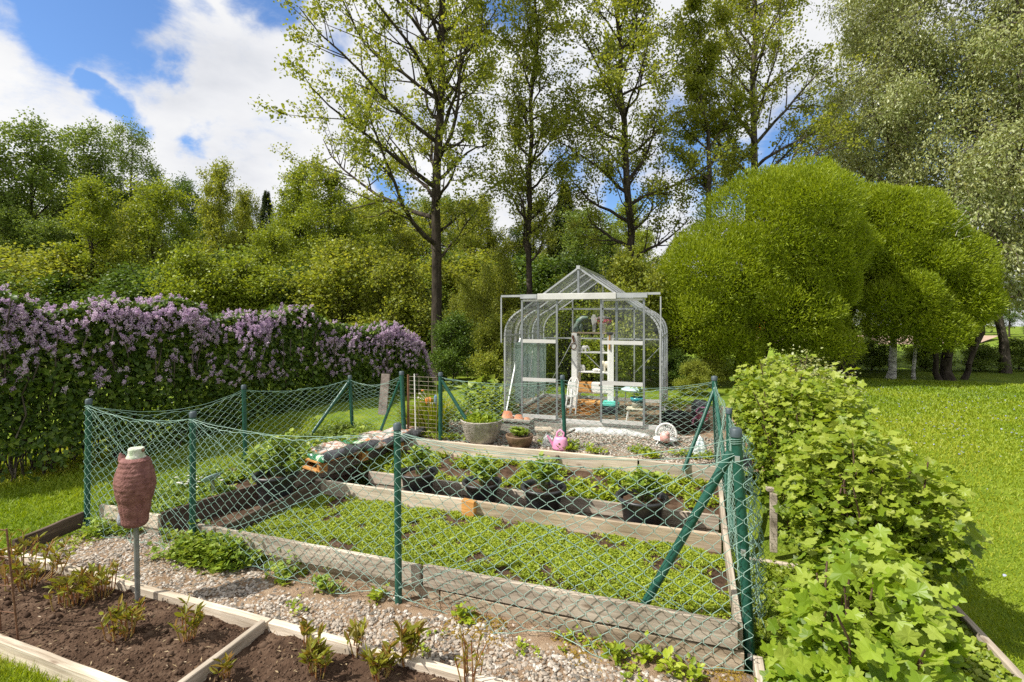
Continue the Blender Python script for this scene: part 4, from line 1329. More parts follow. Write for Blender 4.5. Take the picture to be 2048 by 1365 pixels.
for k in range(4):
    rib(GY0 + GD * k / 3, 'glazing_bar')
m = MB()
m.box((GC, GY0 - .005, GB - .015), (GW + .05, .055, .05)); m.box((GC, GY1 + .005, GB - .015), (GW + .05, .05, .05))
for s in (GX0 - .003, GX1 + .003): m.box((s, (GY0 + GY1) / 2, GB - .018), (.052, GD - .06, .045))
m.build('base_rail', ALU_WHITE, gh)
m = MB(); m.box((GC, (GY0 + GY1) / 2, GB - .10), (GW + .10, GD + .10, .115)); m.build('foundation', CONCRETE, gh, bevel=.01)
MB().bar((GC, GY0 - .03, GB + RIDGE + .005), (GC, GY1 + .03, GB + RIDGE + .005), .05, .05).build('ridge_bar', ALU, gh)
m = MB()
for s in (-1, 1):
    for (a, z) in ((hw, WALL), (hw - .29, EAVE)):
        m.bar((GC + s * a, GY0 + .02, GB + z), (GC + s * a, GY1 - .02, GB + z), .022, .022)
    m.bar((GC + s * (hw - .006), GY0 + .03, GB + .03), (GC + s * (hw - .006), GY0 + GD / 3, GB + WALL - .05), .012, .02, (1, 0, 0))
    m.bar((GC + s * (hw - .006), GY1 - .03, GB + .03), (GC + s * (hw - .006), GY0 + GD * 2 / 3, GB + WALL - .05), .012, .02, (1, 0, 0))
m.build('purlin', ALU, gh)
# front wall
J0, J1 = GX0 + .51, GX0 + 1.62
ZR = 1.70
m = MB()
for x in (J0, J1):
    ztop = min(ZR + .02, EAVE + (RIDGE - EAVE) * (1 - (abs(x - GC)) / (hw - .29)))
    m.box((x, GY0, GB + ztop / 2 + .01), (.032, .030, ztop))
m.build('front_frame', ALU_DARK, gh)
MB().box((GC, GY0 - .004, GB + (ZR + RIDGE) / 2), (.03, .028, RIDGE - ZR - .06)).build('gable_bar', ALU_DARK, gh)
m = MB(); m.box((GC - .02, GY0 - .075, GB + ZR + .03), (1.10, .06, .085)); dr = m.build('door_rail', ALU_WHITE, gh, bevel=.004)
m = MB()
m.box((GX0 + .39, GY0 - .07, GB + ZR + .035), (.245, .05, .06)); m.box((GX1 - .36, GY0 - .07, GB + ZR + .035), (.40, .05, .065))
m.build('rail_extension', ALU, dr)
m = MB()
m.box((GX0 + .12, GY0 - .07, GB + ZR + .045), (.30, .03, .03)); m.box((GX1 - .085, GY0 - .07, GB + ZR + .055), (.18, .03, .03))
m.box((GX0 - .03, GY0 - .07, GB + ZR - .30), (.016, .02, .66)); m.box((GX1 + .008, GY0 - .07, GB + ZR / 2 + .03), (.016, .02, ZR - .03))
m.build('rail_end', ALU, dr)


def pane(name, pts, parent, th=.003):
    a, b, c = Vector(pts[0]), Vector(pts[1]), Vector(pts[2])
    n = (b - a).cross(c - a).normalized() * th / 2
    A = [Vector(p) + n for p in pts]; B = [Vector(p) - n for p in pts]
    k = len(pts)
    m = MB(); m.add(A + B, [tuple(range(k)), tuple(range(2 * k - 1, k - 1, -1))] + [(i, k + i, k + (i + 1) % k, (i + 1) % k) for i in range(k)])
    return m.build(name, GLASS, parent)


for (xa, xb) in ((GX0 + .285, GX0 + .80), (GX0 + 1.42, GX0 + 1.985)):
    yd = GY0 - .055
    m = MB()
    for x in (xa, xb): m.box((x, yd, GB + ZR / 2 + .0), (.026, .026, ZR - .02))
    dframe = None
    d0 = m.build('sliding_door', ALU_DARK, gh)
    m = MB()
    for (z, h) in ((.03, .05), (.55, .05), (1.10, .05), (ZR - .02, .03)):
        m.box(((xa + xb) / 2, yd - .004, GB + z), (xb - xa - .028, .030, h))
    m.build('crossbar', ALU_WHITE, d0)
    for (z0, z1) in ((.055, .525), (.575, 1.075), (1.125, ZR - .04)):
        pane('pane', [(xa + .013, yd, GB + z0), (xb - .013, yd, GB + z0), (xb - .013, yd, GB + z1), (xa + .013, yd, GB + z1)], d0)


def ztop(x):
    a = abs(x - GC)
    for (a0, z0), (a1, z1) in zip(half[1:-1], half[2:]):
        if a1 <= a <= a0: return z0 + (z1 - z0) * (a0 - a) / max(a0 - a1, 1e-6)
    return WALL


for (xa, xb, flip) in ((GX0 + .015, J0 - .016, 0), (J1 + .016, GX1 - .015, 1)):
    pts = [(xa, GY0, GB + .02), (xb, GY0, GB + .02)]
    for x in np.linspace(xb, xa, 7): pts.append((x, GY0, GB + ztop(x) - .02))
    pane('front_pane', pts, gh)
pane('gable_pane', [(J0 + .1, GY0, GB + ZR + .05), (J1 - .1, GY0, GB + ZR + .05), (GC, GY0, GB + RIDGE - .04)], gh)
# rear wall
m = MB()
for x in (GX0 + GW * .25, GC, GX0 + GW * .75): m.box((x, GY1, GB + ztop(x) / 2), (.024, .024, ztop(x) - .03))
m.box((GC, GY1 - .002, GB + 1.05), (GW - .03, .02, .024)); m.box((GC, GY1 - .002, GB + EAVE + .02), (GW - .66, .02, .03))
m.bar((GX0 + .04, GY1 - .03, GB + .05), (GX0 + GW * .25, GY1 - .03, GB + 1.0), .012, .02, (0, 1, 0)); m.bar((GX1 - .04, GY1 - .03, GB + 1.0), (GX0 + GW * .75, GY1 - .03, GB + .45), .012, .02, (0, 1, 0))
m.bar((GX0 + GW * .25, GY1 - .03, GB + 1.0), (GC + .2, GY1 - .03, GB + .3), .012, .02, (0, 1, 0))
m.build('rear_frame', ALU, gh)
for k in range(4):
    xa, xb = GX0 + GW * k / 4 + .014, GX0 + GW * (k + 1) / 4 - .014
    pane('rear_pane', [(xa, GY1, GB + .02), (xb, GY1, GB + .02), (xb, GY1, GB + ztop(xb) - .03), (xa, GY1, GB + ztop(xa) - .03)], gh)
for s in (-1, 1):
    for k in range(3):
        ya, yb = GY0 + GD * k / 3 + .017, GY0 + GD * (k + 1) / 3 - .017
        fv, ff = [], []
        for j, (a, z) in enumerate(half): fv += [(GC + s * a, ya, GB + z), (GC + s * a, yb, GB + z)]
        for j in range(len(half) - 1): ff.append((2 * j, 2 * j + 1, 2 * j + 3, 2 * j + 2))
        m = MB(); m.add(fv, ff, True)
        o = m.build('side_glazing', GLASS, gh); q = o.modifiers.new('Solidify', 'SOLIDIFY'); q.thickness = .003; q.offset = 0

# ---- inside the greenhouse
ZF = .515
sheet('greenhouse_floor', [(GX0 + .03, GY0 + .03), (GX1 - .03, GY0 + .03), (GX1 - .03, GY1 - .03), (GX0 + .03, GY1 - .03)], (ZF, ZF, ZF, ZF), GRAVEL_BASE, 30, 30, .006, 9)
CLOTH = leafmat('pale_teal_fleece', [(.30, .42, .40), (.42, .54, .52), (.52, .62, .60)], .35, rough=.8, tint=(1, 1, 1))
fv, rn = [], []
nu, nv = 60, 40
for i in range(nu + 1):
    for j in range(nv + 1):
        t, v = i / nu, j / nv
        fv.append((GX0 + .10 + .035 * math.sin(t * 16) * (1.2 - v) + .05 * (t > .52) * t, GY0 + .16 + 1.55 * t, .70 + .02 * math.sin(t * 9) + .90 * v)); rn.append(R.random())
fv = np.array(fv); i0 = (np.arange(nu)[:, None] * (nv + 1) + np.arange(nv)[None]).ravel()
o = link('shade_cloth', np_mesh('shade_cloth', fv, np.stack([i0, i0 + 1, i0 + nv + 2, i0 + nv + 1], 1), np.array(rn), True), CLOTH, loc=(GX0 + .1, GY0 + .9, .7))
tag(o, 'pale teal fleece hanging inside the glass along the side wall of the greenhouse', 'shade cloth')
o = MB().tube([at(1054, 800, 7.7), at(1065, 702, 7.9)], .008, 7).build('garden_cane', WHITE_PAINT_WOOD); tag(o, 'white cane leaning against the teal fleece', 'cane')

# shelf
sy = 7.78
sx0, sx1 = ony(1143, 700, sy).x, ony(1228, 700, sy).x
zt = ony(1185, 667, sy).z
shf = thing('shelf_unit', ((sx0 + sx1) / 2, sy, ZF), 'narrow white painted shelf unit full of ornaments in the greenhouse', 'shelf')
sw = sx1 - sx0
for x in (sx0 + .045, sx1 - .045):
    MB().box((x, sy, (ZF + zt) / 2), (.085, .022, zt - ZF)).build('upright', WHITE_PAINT_WOOD, shf, bevel=.003)
    MB().box((x + (.048 if x < GC else -.048), sy + .12, (ZF + zt) / 2 - .02), (.018, .22, zt - ZF - .05)).build('side_panel', WHITE_PAINT_WOOD, shf, bevel=.003)
zs = [ony(1185, p, sy).z for p in (667, 706, 745.5, 787)]
for k, z in enumerate(zs):
    MB().box(((sx0 + sx1) / 2, sy + .125, z), (sw - (0 if k == 0 else .19), .20, .02)).build('shelf', TAN_WOOD if k == 0 else WHITE_PAINT_WOOD, shf, bevel=.002)
zd0, zd1 = zs[3] + .012, ony(1185, 766, sy).z
xm = (sx0 + sx1) / 2 - .02
for (xa, xb, mt, lb) in ((sx0 + .09, xm, ORANGE_WOOD, 'orange brown'), (xm + .004, sx1 - .09, WHITE_PAINT_WOOD, 'white')):
    o = MB().box(((xa + xb) / 2, sy + .09, (zd0 + zd1) / 2), (xb - xa, .18, zd1 - zd0)).build('drawer', mt, shf, bevel=.004); tag(o, lb + ' drawer')
    MB().ball(((xa + xb) / 2, sy - .008, zd1 - .03), (.02, .012, .012), 8, 5).build('handle', RUST, o)


def fig(name, px, py, y, w, h, label, build, mat, cat='figurine'):
    c = ony(px, py, y)
    m = MB(); build(m, c, w, h)
    o = m.build(name, mat, loc=c)
    return tag(o, label, cat)


def elephant(m, c, w, h, dirx=1, trunk_up=0):
    X = Vector((dirx, 0, 0)); Z = Vector((0, 0, 1)); Yv = Vector((0, 1, 0))
    m.ball(c + Z * h * .58, (w * .34, w * .22, h * .30), 12, 8)
    hd = c + X * w * .34 + Z * h * .70
    m.ball(hd, (w * .17, w * .16, h * .2), 10, 7)
    for a in (-.22, .20):
        for b in (-.12, .12):
            m.tube([c + X * w * a + Yv * w * b + Z * h * .5, c + X * w * a + Yv * w * b], [w * .085, w * .075], 8)
    for b in (-1, 1): m.ball(hd + Yv * b * w * .15 - X * w * .04, (w * .10, w * .03, h * .15), 8, 5)
    if trunk_up: m.tube([hd + X * w * .12, hd + X * w * .26 + Z * h * .05, hd + X * w * .24 + Z * h * .28, hd + X * w * .14 + Z * h * .42], [w * .07, w * .055, w * .045, w * .03], 8)
    else: m.tube([hd + X * w * .12, hd + X * w * .24 - Z * h * .12, hd + X * w * .24 - Z * h * .42, hd + X * w * .32 - Z * h * .5], [w * .07, w * .055, w * .045, w * .035], 8)
    m.tube([c - X * w * .33 + Z * h * .6, c - X * w * .38 + Z * h * .35], [w * .02, w * .012], 5)


def cat_(m, c, w, h):
    Z = Vector((0, 0, 1)); X = Vector((1, 0, 0))
    m.lathe([(.001, 0), (w * .42, 0), (w * .45, h * .15), (w * .33, h * .42), (w * .22, h * .6), (.001, h * .66)], c, 14)
    m.ball(c + Z * h * .74, (w * .26, w * .24, h * .17), 10, 7)
    for s in (-1, 1): m.tube([c + Z * h * .84 + X * s * w * .15, c + Z * h * 1.0 + X * s * w * .19], [w * .08, w * .01], 6)
    m.tube([c + X * w * .4, c + X * w * .6 + Z * h * .08, c + X * w * .5 + Z * h * .2], [w * .07, w * .06, w * .03], 6)


PORC = plain('white_porcelain', (.74, .72, .68), (.82, .80, .77), 12, .3, spec=.5)
CREAM = plain('cream_stoneware', (.62, .55, .42), (.74, .68, .56), 14, .5)
def e1(m, c, w, h): elephant(m, c, w, h, -1, 0)
def e2(m, c, w, h): elephant(m, c, w, h, -1, 1)
def e3(m, c, w, h): elephant(m, c, w, h, 1, 0)
fig('elephant_figurine', 1168, 704, sy + .07, .135, .115, 'white porcelain elephant on the upper inner shelf board', e3, PORC)
fig('cat_figurine', 1205, 704, sy + .07, .07, .10, 'small white cat figurine beside the elephant on the upper shelf board', cat_, PORC)
fig('elephant_figurine', 1166, 744, sy + .07, .10, .13, 'white sitting figurine with raised trunk on the lower shelf board', e2, PORC)
fig('stone_figurine', 1193, 744, sy + .07, .13, .055, 'round white stone shaped like a curled sleeping animal on the lower shelf board', lambda m, c, w, h: (m.ball(c + Vector((0, 0, h * .5)), (w * .5, w * .36, h * .5), 12, 8), m.ball(c + Vector((w * .36, -.02, h * .45)), (w * .2, w * .2, h * .36), 8, 6)), PORC)
fig('elephant_figurine', 1214, 744, sy + .06, .17, .19, 'tall cream elephant with lifted trunk at the end of the lower shelf board', e2, CREAM)
fig('snail_figurine', 1154, 744, sy + .06, .06, .05, 'tiny grey figurine beside the sitting white one on the lower shelf board', lambda m, c, w, h: (m.ball(c + Vector((0, 0, h * .5)), (w * .3, w * .2, h * .5), 8, 6), m.tube([c + Vector((-w * .5, 0, h * .15)), c + Vector((w * .5, 0, h * .15)), c + Vector((w * .6, 0, h * .6))], [.006, .008, .006], 6)), plain('grey_stone', (.25, .25, .24), (.4, .4, .38), 20, .8))
# on top of the shelf
c = ony(1166, 664, sy + .08)
m = MB()
pts = [c + Vector((-.10, 0, .10)), c + Vector((-.06, 0, .17)), c + Vector((0, 0, .215)), c + Vector((.08, 0, .225))]
m.tube(pts, [.035, .048, .045, .02], 10); m.tube([c + Vector((-.1, 0, .12)), c + Vector((-.115, 0, .04)), c + Vector((-.09, 0, 0))], [.04, .05, .045], 10)
m.tube([c + Vector((-.03, 0, .13)), c + Vector((-.035, 0, 0))], [.03, .022], 8)
o = m.build('bird_ornament', plain('dark_green_ornament', (.04, .16, .12), (.16, .20, .17), 16, .4, c3=(.10, .13, .12)), loc=c); tag(o, 'dark green bent metal animal ornament on top of the white shelf', 'ornament')
c = ony(1188, 664, sy + .10)
m = MB(); m.prism([(-.02, 0), (.02, 0), (.035, .12), (.05, .20), (.02, .27), (-.02, .275), (-.05, .22), (-.03, .12)], c, (1, 0, 0), (0, 0, 1), .018)
m.prism([(.03, .215), (.10, .245), (.19, .25), (.25, .22), (.20, .215), (.12, .20)], c, (1, 0, 0), (0, 0, 1), .012)
o = m.build('squirrel_ornament', plain('mottled_tin', (.28, .28, .27), (.50, .49, .47), 25, .5, metal=.4), loc=c); tag(o, 'grey tin ornament with a long curved tail between the green animal and flower pot', 'ornament')
c = ony(1205, 664, sy + .07)
t = thing('flower_pot', c, 'white tapered flower pot with pink flowers on top of the shelf', 'flower pot')
MB().lathe([(.001, 0), (.042, 0), (.066, .135), (.070, .135), (.064, .125), (.05, .12), (.001, .12)], c, 20).build('pot', PORC, t)
PINK = leafmat('pink_petal', [(.62, .12, .18), (.72, .25, .32), (.60, .10, .12)], .3, tint=(1, .8, .8))
Pk = np.array(c) + [0, 0, .165] + G.normal(0, 1, (120, 3)) * [.06, .05, .022]
link('flowers', leafmesh('flowers', Pk, rdir(120), rdir(120), G.uniform(.015, .028, 120), 'oval', width=1.6), PINK, t)
Pk = np.array(c) + [0, 0, .14] + G.normal(0, 1, (50, 3)) * [.05, .05, .02]
link('leaves', leafmesh('leaves', Pk, rdir(50), rdir(50), G.uniform(.02, .035, 50), 'oval'), LEAF_POT, t)
c = ony(1147, 690, sy - .02)
m = MB(); m.tube([c + Vector((.045 * math.cos(a * .5), 0, -.02 + .05 * math.sin(a * .5))) for a in range(14)], .006, 7)
for k in range(5): m.ball(c + Vector((R.uniform(-.02, .02), -.005, .055 + k * .02)), .018, 8, 5)
o = m.build('iron_hook', RUST, loc=c); tag(o, 'dark iron ring and hook hanging on the white shelf upright', 'hook')
c = ony(1219.5, 668, sy - .02)
t = thing('hammer', c, 'hammer with a black head and orange handle hanging on the shelf upright', 'hammer')
MB().tube([c + Vector((.0, 0, 0)), c + Vector((-.005, 0, -.24))], [.013, .016], 8).build('handle', ORANGE_WOOD, t)
MB().tube([c + Vector((-.045, 0, .006)), c + Vector((.045, 0, .006))], .024, 10).build('head', BLACK_PLASTIC, t)

# boxes on the greenhouse floor
c = ony(1177, 829, sy - .12)
t = thing('wooden_chest', c, 'orange wooden box with dark fittings on the floor of the greenhouse', 'wooden box')
w_, h_ = .375, .20
MB().box(c + Vector((0, .12, h_ * .40)), (w_, .24, h_ * .78)).build('body', ORANGE_WOOD, t, bevel=.004)
MB().box(c + Vector((0, .12, h_ * .90)), (w_ + .012, .25, h_ * .2)).build('lid', ORANGE_WOOD, t, bevel=.004)
for a in (-.10, .10): MB().box(c + Vector((a, -.004, h_ * .74)), (.028, .012, .05)).build('clasp', RUST, t)
c = ony(1218, 832, sy - .08)
t = thing('storage_tub', c, 'grey tub with a turquoise lid next to the orange box', 'tub')
MB().box(c + Vector((0, .1, .07)), (.25, .2, .14)).build('tub', plain('slate_plastic', (.06, .07, .08), (.09, .10, .11), 8, .5), t, bevel=.012)
m = MB(); m.box(c + Vector((0, .1, .165)), (.27, .22, .045)); m.box(c + Vector((0, .1, .20)), (.20, .15, .03)); m.build('lid', plain('turquoise_plastic', (.10, .52, .44), (.16, .60, .52), 8, .4), t, bevel=.01)
c = ony(1150, 832, sy - .3)
t = thing('plank_stack', c, 'weathered orange planks lying on the floor inside the open door', 'planks')
for k in range(3): MB().box(c + Vector((.0, .10 + .04 * k, .012 + .024 * k)), (.46 - .05 * k, .12, .02), .04 * k).build('plank', ORANGE_WOOD, t)
# folding chair
c = ony(1136, 838, sy - .25)
t = thing('folding_chair', c, 'folded white garden chair leaning against the white shelf', 'chair')
for dx in (-.06, .03):
    MB().tube([c + Vector((dx, 0, 0)), c + Vector((dx + .03, .06, .30)), c + Vector((dx + .05, .1, .55)), c + Vector((dx + .085, .12, .62)), c + Vector((dx + .11, .1, .56)), c + Vector((dx + .10, .02, .25)), c + Vector((dx + .085, -.04, 0))], .011, 8).build('frame', WHITE_PAINT_WOOD, t)
for z in (.18, .34): MB().bar(c + Vector((-.03, .05, z)), c + Vector((.12, .05, z + .01)), .02, .03).build('slat', WHITE_PAINT_WOOD, t)
MB().box(c + Vector((.05, .07, .46)), (.10, .012, .20)).build('seat', WHITE_PAINT_WOOD, t, bevel=.003)
# plant stand with pale dish, pot with teal rim
c = ony(1272, 838, 7.35)
t = thing('plant_stool', c, 'pale wooden stool holding the pot with teal rim', 'stool')
MB().box(c + Vector((0, 0, .15)), (.26, .2, .02)).build('seat', CREAM, t, bevel=.003)
for a in (-.10, .10):
    for b in (-.07, .07): MB().tube([c + Vector((a, b, .14)), c + Vector((a * 1.25, b * 1.2, -.02))], .010, 7).build('leg', WHITE_PAINT_WOOD, t)
pc_ = c + Vector((.02, 0, .16))
t = thing('flower_pot', pc_, 'stoneware pot with teal rim and a green plant on the pale stool', 'flower pot')
MB().lathe([(.001, 0), (.07, 0), (.085, .10), (.001, .10)], pc_, 20).build('pot', plain('grey_stoneware', (.26, .24, .18), (.38, .35, .28), 12, .7), t)
MB().lathe([(.085, .10), (.098, .10), (.10, .15), (.09, .15), (.08, .12), (.001, .12)], pc_, 20).build('rim', plain('teal_glaze', (.02, .25, .30), (.05, .35, .40), 12, .25), t)
P, A, N, st = leafy(pc_ + Vector((0, 0, .13)), .10, .17, 8, 10, .04, np.random.default_rng(4))
link('foliage', leafmesh('foliage', P, A, N, .05 * G.uniform(.7, 1.3, len(P)), 'oval', width=1.3), LEAF_POT, t)
c = ony(1268, 777, 7.45)
t = thing('wash_basin', c, 'pale blue enamel basin upturned above the teal rimmed pot', 'basin')
MB().lathe([(.001, .03), (.12, .025), (.17, .0), (.185, -.012), (.188, -.02), (.18, -.014), (.001, .01)], c, 28).build('bowl', plain('pale_blue_enamel', (.46, .60, .62), (.58, .70, .72), 10, .25), t)
for a in (-.12, .13): MB().tube([c + Vector((a, .06, -.01)), c + Vector((a * 1.3, .1, ZF - c.z))], .008, 7).build('leg', ALU, t)
c = ony(1303, 838, 7.1)
o = MB().lathe([(.001, 0), (.05, 0), (.052, .15), (.03, .19), (.026, .21), (.03, .215)], c, 16).build('glass_jar', GLASS, loc=c); tag(o, 'tall clear glass jar at the corner inside the greenhouse', 'jar')

# ------------------------------------------------------------------ gravel yard: planters, watering can and other things
YZ = .41
c = onz(955, 888, YZ); c.y += .14
t = thing('stone_planter', c, 'round fluted grey stone planter full of lettuce', 'planter')
MB().lathe([(.001, 0), (.17, 0), (.195, .02), (.262, .27), (.268, .285), (.25, .285), (.235, .25), (.001, .24)], c, 64, fn=lambda a, z: 1 + .035 * abs(math.sin(a * 9))).build('tub', plain('old_concrete', (.22, .19, .16), (.40, .36, .31), 14, .95, .7, 60, c3=(.54, .50, .45)), t)
n = 700
ang = G.uniform(0, 6.28, n); rr = np.sqrt(G.random(n)) * .245
P = np.array(c) + np.stack([rr * np.cos(ang), rr * np.sin(ang), .255 + .08 * (1 - (rr / .25) ** 2) + G.normal(0, .014, n)], 1)
link('lettuce', leafmesh('lettuce', P, rdir(n) + [0, 0, .7], rdir(n), G.uniform(.03, .055, n), 'oval', width=1.7), LEAF_LETTUCE, t)
c = onz(1036, 895, YZ); c.y += .06
t = thing('brown_bowl', c, 'wide brown clay bowl planted with parsley', 'planter')
MB().lathe([(.001, 0), (.13, 0), (.165, .10), (.172, .125), (.172, .14), (.158, .14), (.15, .12), (.001, .11)], c, 32).build('bowl', plain('brown_clay', (.10, .06, .035), (.22, .14, .085), 12, .6, .3, 40), t)
P, A, N, st = leafy(c + Vector((0, 0, .11)), .12, .11, 20, 16, .03, np.random.default_rng(8))
link('parsley', leafmesh('parsley', P, A, N, .032 * G.uniform(.7, 1.3, len(P)), 'lobed', width=1.1), LEAF_POT, t)
c = onz(1028, 872, YZ); c.y += .10
t = thing('stone_trough', c, 'square grey concrete trough behind the brown bowl', 'planter')
m = MB()
for (dx, dy, sx, sy_) in ((0, -.10, .44, .04), (0, .10, .44, .04), (-.20, 0, .04, .16), (.20, 0, .04, .16)): m.box(c + Vector((dx, dy, .11)), (sx, sy_, .20))
m.box(c + Vector((0, 0, .15)), (.36, .16, .03)); tt = m.build('trough', CONCRETE, t, bevel=.006)
MB().box(c + Vector((0, -.105, .205)), (.47, .07, .035)).build('rim', CONCRETE, tt, bevel=.008)
for (dx, dz, s, lb) in ((-.13, .21, 1.0, 'upturned terracotta pot with pale lime bloom on the grey concrete trough'), (.03, .19, .8, 'reddish terracotta pot lying in the grey trough beside the pale one'), (.15, .185, .55, 'small cracked terracotta pot at the end of the grey trough')):
    q = c + Vector((dx, .0, dz))
    o = MB().lathe([(.001, .09 * s), (.055 * s, .09 * s), (.075 * s, .02), (.085 * s, .02), (.088 * s, -.02), (.07 * s, -.02)], q, 22).build('terracotta_pot', TERRACOTTA, loc=q); tag(o, lb, 'pot')
c = onz(1082, 888, YZ); c.y += .12
o = MB().box(c + Vector((0, 0, .07)), (.17, .15, .14), .35).box(c + Vector((.0, 0, .155)), (.21, .18, .03), .35).build('stone_block', plain('sandstone', (.40, .33, .25), (.56, .48, .38), 12, .9, .4, 60), loc=c, bevel=.006)
tag(o, 'beige stone block with a flat cap beside the brown bowl', 'stone block')
c = onz(1120, 900, YZ); c.y += .02
t = thing('watering_can', c, 'pink plastic watering can standing on the gravel by the rear fence post', 'watering can')
PINKP = plain('pink_plastic', (.62, .22, .40), (.74, .34, .52), 8, .35)
MB().lathe([(.001, 0), (.095, 0), (.10, .02), (.082, .12), (.07, .145), (.05, .15), (.001, .15)], c, 20, sy=.75).build('body', PINKP, t)
MB().tube([c + Vector((.03, 0, .14)), c + Vector((.045, 0, .20)), c + Vector((.0, 0, .235)), c + Vector((-.04, 0, .20)), c + Vector((-.05, 0, .14))], .012, 8).build('handle', PINKP, t)
MB().tube([c + Vector((-.08, -.0, .03)), c + Vector((-.13, -.02, .12)), c + Vector((-.155, -.03, .16))], [.022, .014, .012], 8).build('spout', PINKP, t)
c = onz(1093, 893, YZ); c.y += .1
bag('plastic_sack', c, .16, .2, .13, .3, 'crumpled black and white plastic sack left of the pink watering can', plain('black_white_film', (.05, .05, .05), (.6, .6, .58), 18, .3, .5, 30), 'sack')
c = onz(1215, 872, YZ); c.y += .1
o = bag('plastic_sheet', c, 1.15, .22, .09, .05, 'crumpled sheet of pale plastic lying along the front of the greenhouse', plain('pale_plastic_sheet', (.34, .34, .33), (.60, .60, .58), 12, .35, 1.0, 26), 'plastic sheet')
o = MB().tube([onz(1140, 888, YZ + .02), onz(1130, 870, YZ + .05), onz(1150, 860, YZ + .09)], .012, 6).build('hand_tool', DARK_WOOD); tag(o, 'small dark handled tool lying right of the pink watering can', 'tool')
# lacy white chair back
c = onz(1332, 885, YZ); c.y += .05
t = thing('garden_chair', c, 'lacy white cast metal chair with rounded back at the greenhouse corner', 'chair')
m = MB(); tz = ony(1330, 848, c.y).z - c.z
pts = []
for k in range(17):
    a = math.pi * k / 16
    pts.append(c + Vector((.125 * math.cos(a) * 1.0, .02, tz - .14 + .14 * math.sin(a))))
m.tube(pts, .013, 8)
for k in range(40):
    a, q = R.uniform(0, math.pi), R.uniform(.25, .95)
    p = c + Vector((.118 * q * math.cos(a), .02, tz - .14 + .13 * q * math.sin(a)))
    m.tube([p + Vector((.014 * math.cos(b), 0, .014 * math.sin(b))) for b in (0, 1.57, 3.14, 4.71, 6.28)], .0042, 5)
for k in range(-5, 6): m.tube([c + Vector((.01 * k, .02, tz - .14)), c + Vector((.11 * math.cos(1.57 - k * .26), .02, tz - .14 + .13 * math.sin(1.57 - k * .26)))], .004, 5)
m.build('backrest', WHITE_PAINT_WOOD, t)
MB().lathe([(.001, 0), (.15, 0), (.155, .012), (.001, .016)], c + Vector((0, -.14, .06)), 24).build('seat', WHITE_PAINT_WOOD, t)
for (a, b) in ((-.1, -.24), (.1, -.24), (-.11, .02), (.11, .02)): MB().tube([c + Vector((a * .8, b, .06)), c + Vector((a * 1.2, b * 1.05, -.02))], .010, 6).build('leg', WHITE_PAINT_WOOD, t)
for s in (-1, 1): MB().tube([c + Vector((.125 * s, .02, tz - .14)), c + Vector((.12 * s, .02, .05))], .012, 7).build('back_post', WHITE_PAINT_WOOD, t)
c = onz(1330, 893, YZ) + Vector((0, -.05, .07))
m = MB(); m.lathe([(.001, 0), (.055, 0), (.062, .06), (.04, .11), (.001, .12)], c, 16); m.ball(c + Vector((.03, -.02, .10)), .03)
o = m.build('red_figure', plain('faded_red_white', (.62, .20, .16), (.74, .58, .54), 26, .5), loc=c); tag(o, 'small faded red and white figure on the lacy white chair', 'figure')
c = onz(1352, 872, YZ); c.y += .16
t = thing('black_tub', c, 'large black plastic tub with a bushy plant behind the lacy chair', 'planter')
MB().lathe([(.001, 0), (.17, 0), (.205, .25), (.215, .25), (.215, .275), (.195, .275), (.18, .22), (.001, .22)], c, 32).build('tub', BLACK_PLASTIC, t)
P, A, N, st = leafy(c + Vector((-.02, 0, .22)), .22, .30, 16, 20, .05, np.random.default_rng(9))
link('foliage', leafmesh('foliage', P, A, N, .06 * G.uniform(.6, 1.3, len(P)), 'narrow', width=1.6), LEAF_WEED, t)
c = onz(1405, 868, YZ); c.y += .1
t = thing('pink_bucket', c + Vector((0, 0, .14)), 'pink plastic watering can propped up beside the black tub', 'watering can')
q = c + Vector((0, 0, .16))
MB().lathe([(.001, 0), (.07, 0), (.09, .12), (.094, .12), (.08, .10), (.001, .02)], q, 18, sy=.8).build('body', PINKP, t)
MB().tube([q + Vector((-.07, 0, .04)), q + Vector((-.12, -.03, .02)), q + Vector((-.13, -.03, -.06))], [.02, .016, .022], 8).build('spout', PINKP, t)
MB().tube([q + Vector((-.08, 0, .12)), q + Vector((-.04, 0, .18)), q + Vector((.05, 0, .18)), q + Vector((.08, 0, .12))], .010, 8).build('handle', PINKP, t)
c2_ = c + Vector((-.03, .12, 0))
o = MB().lathe([(.001, 0), (.13, 0), (.14, .16), (.11, .26), (.12, .36), (.08, .42), (.001, .43)], c2_, 18, fn=lambda a, z: 1 + .08 * math.sin(3 * a + z * 20)).build('black_sack', FILM, loc=c2_); tag(o, 'upright black plastic sack behind the pink can', 'sack')
c = onz(1398, 915, YZ); c.y += .1
bag('carrier_bag', c, .17, .2, .22, .2, 'blue and white carrier bag crumpled at the rear corner of the fence', plain('blue_white_film', (.12, .30, .36), (.72, .74, .72), 15, .3, .6, 30, c3=(.30, .45, .50)), 'bag')

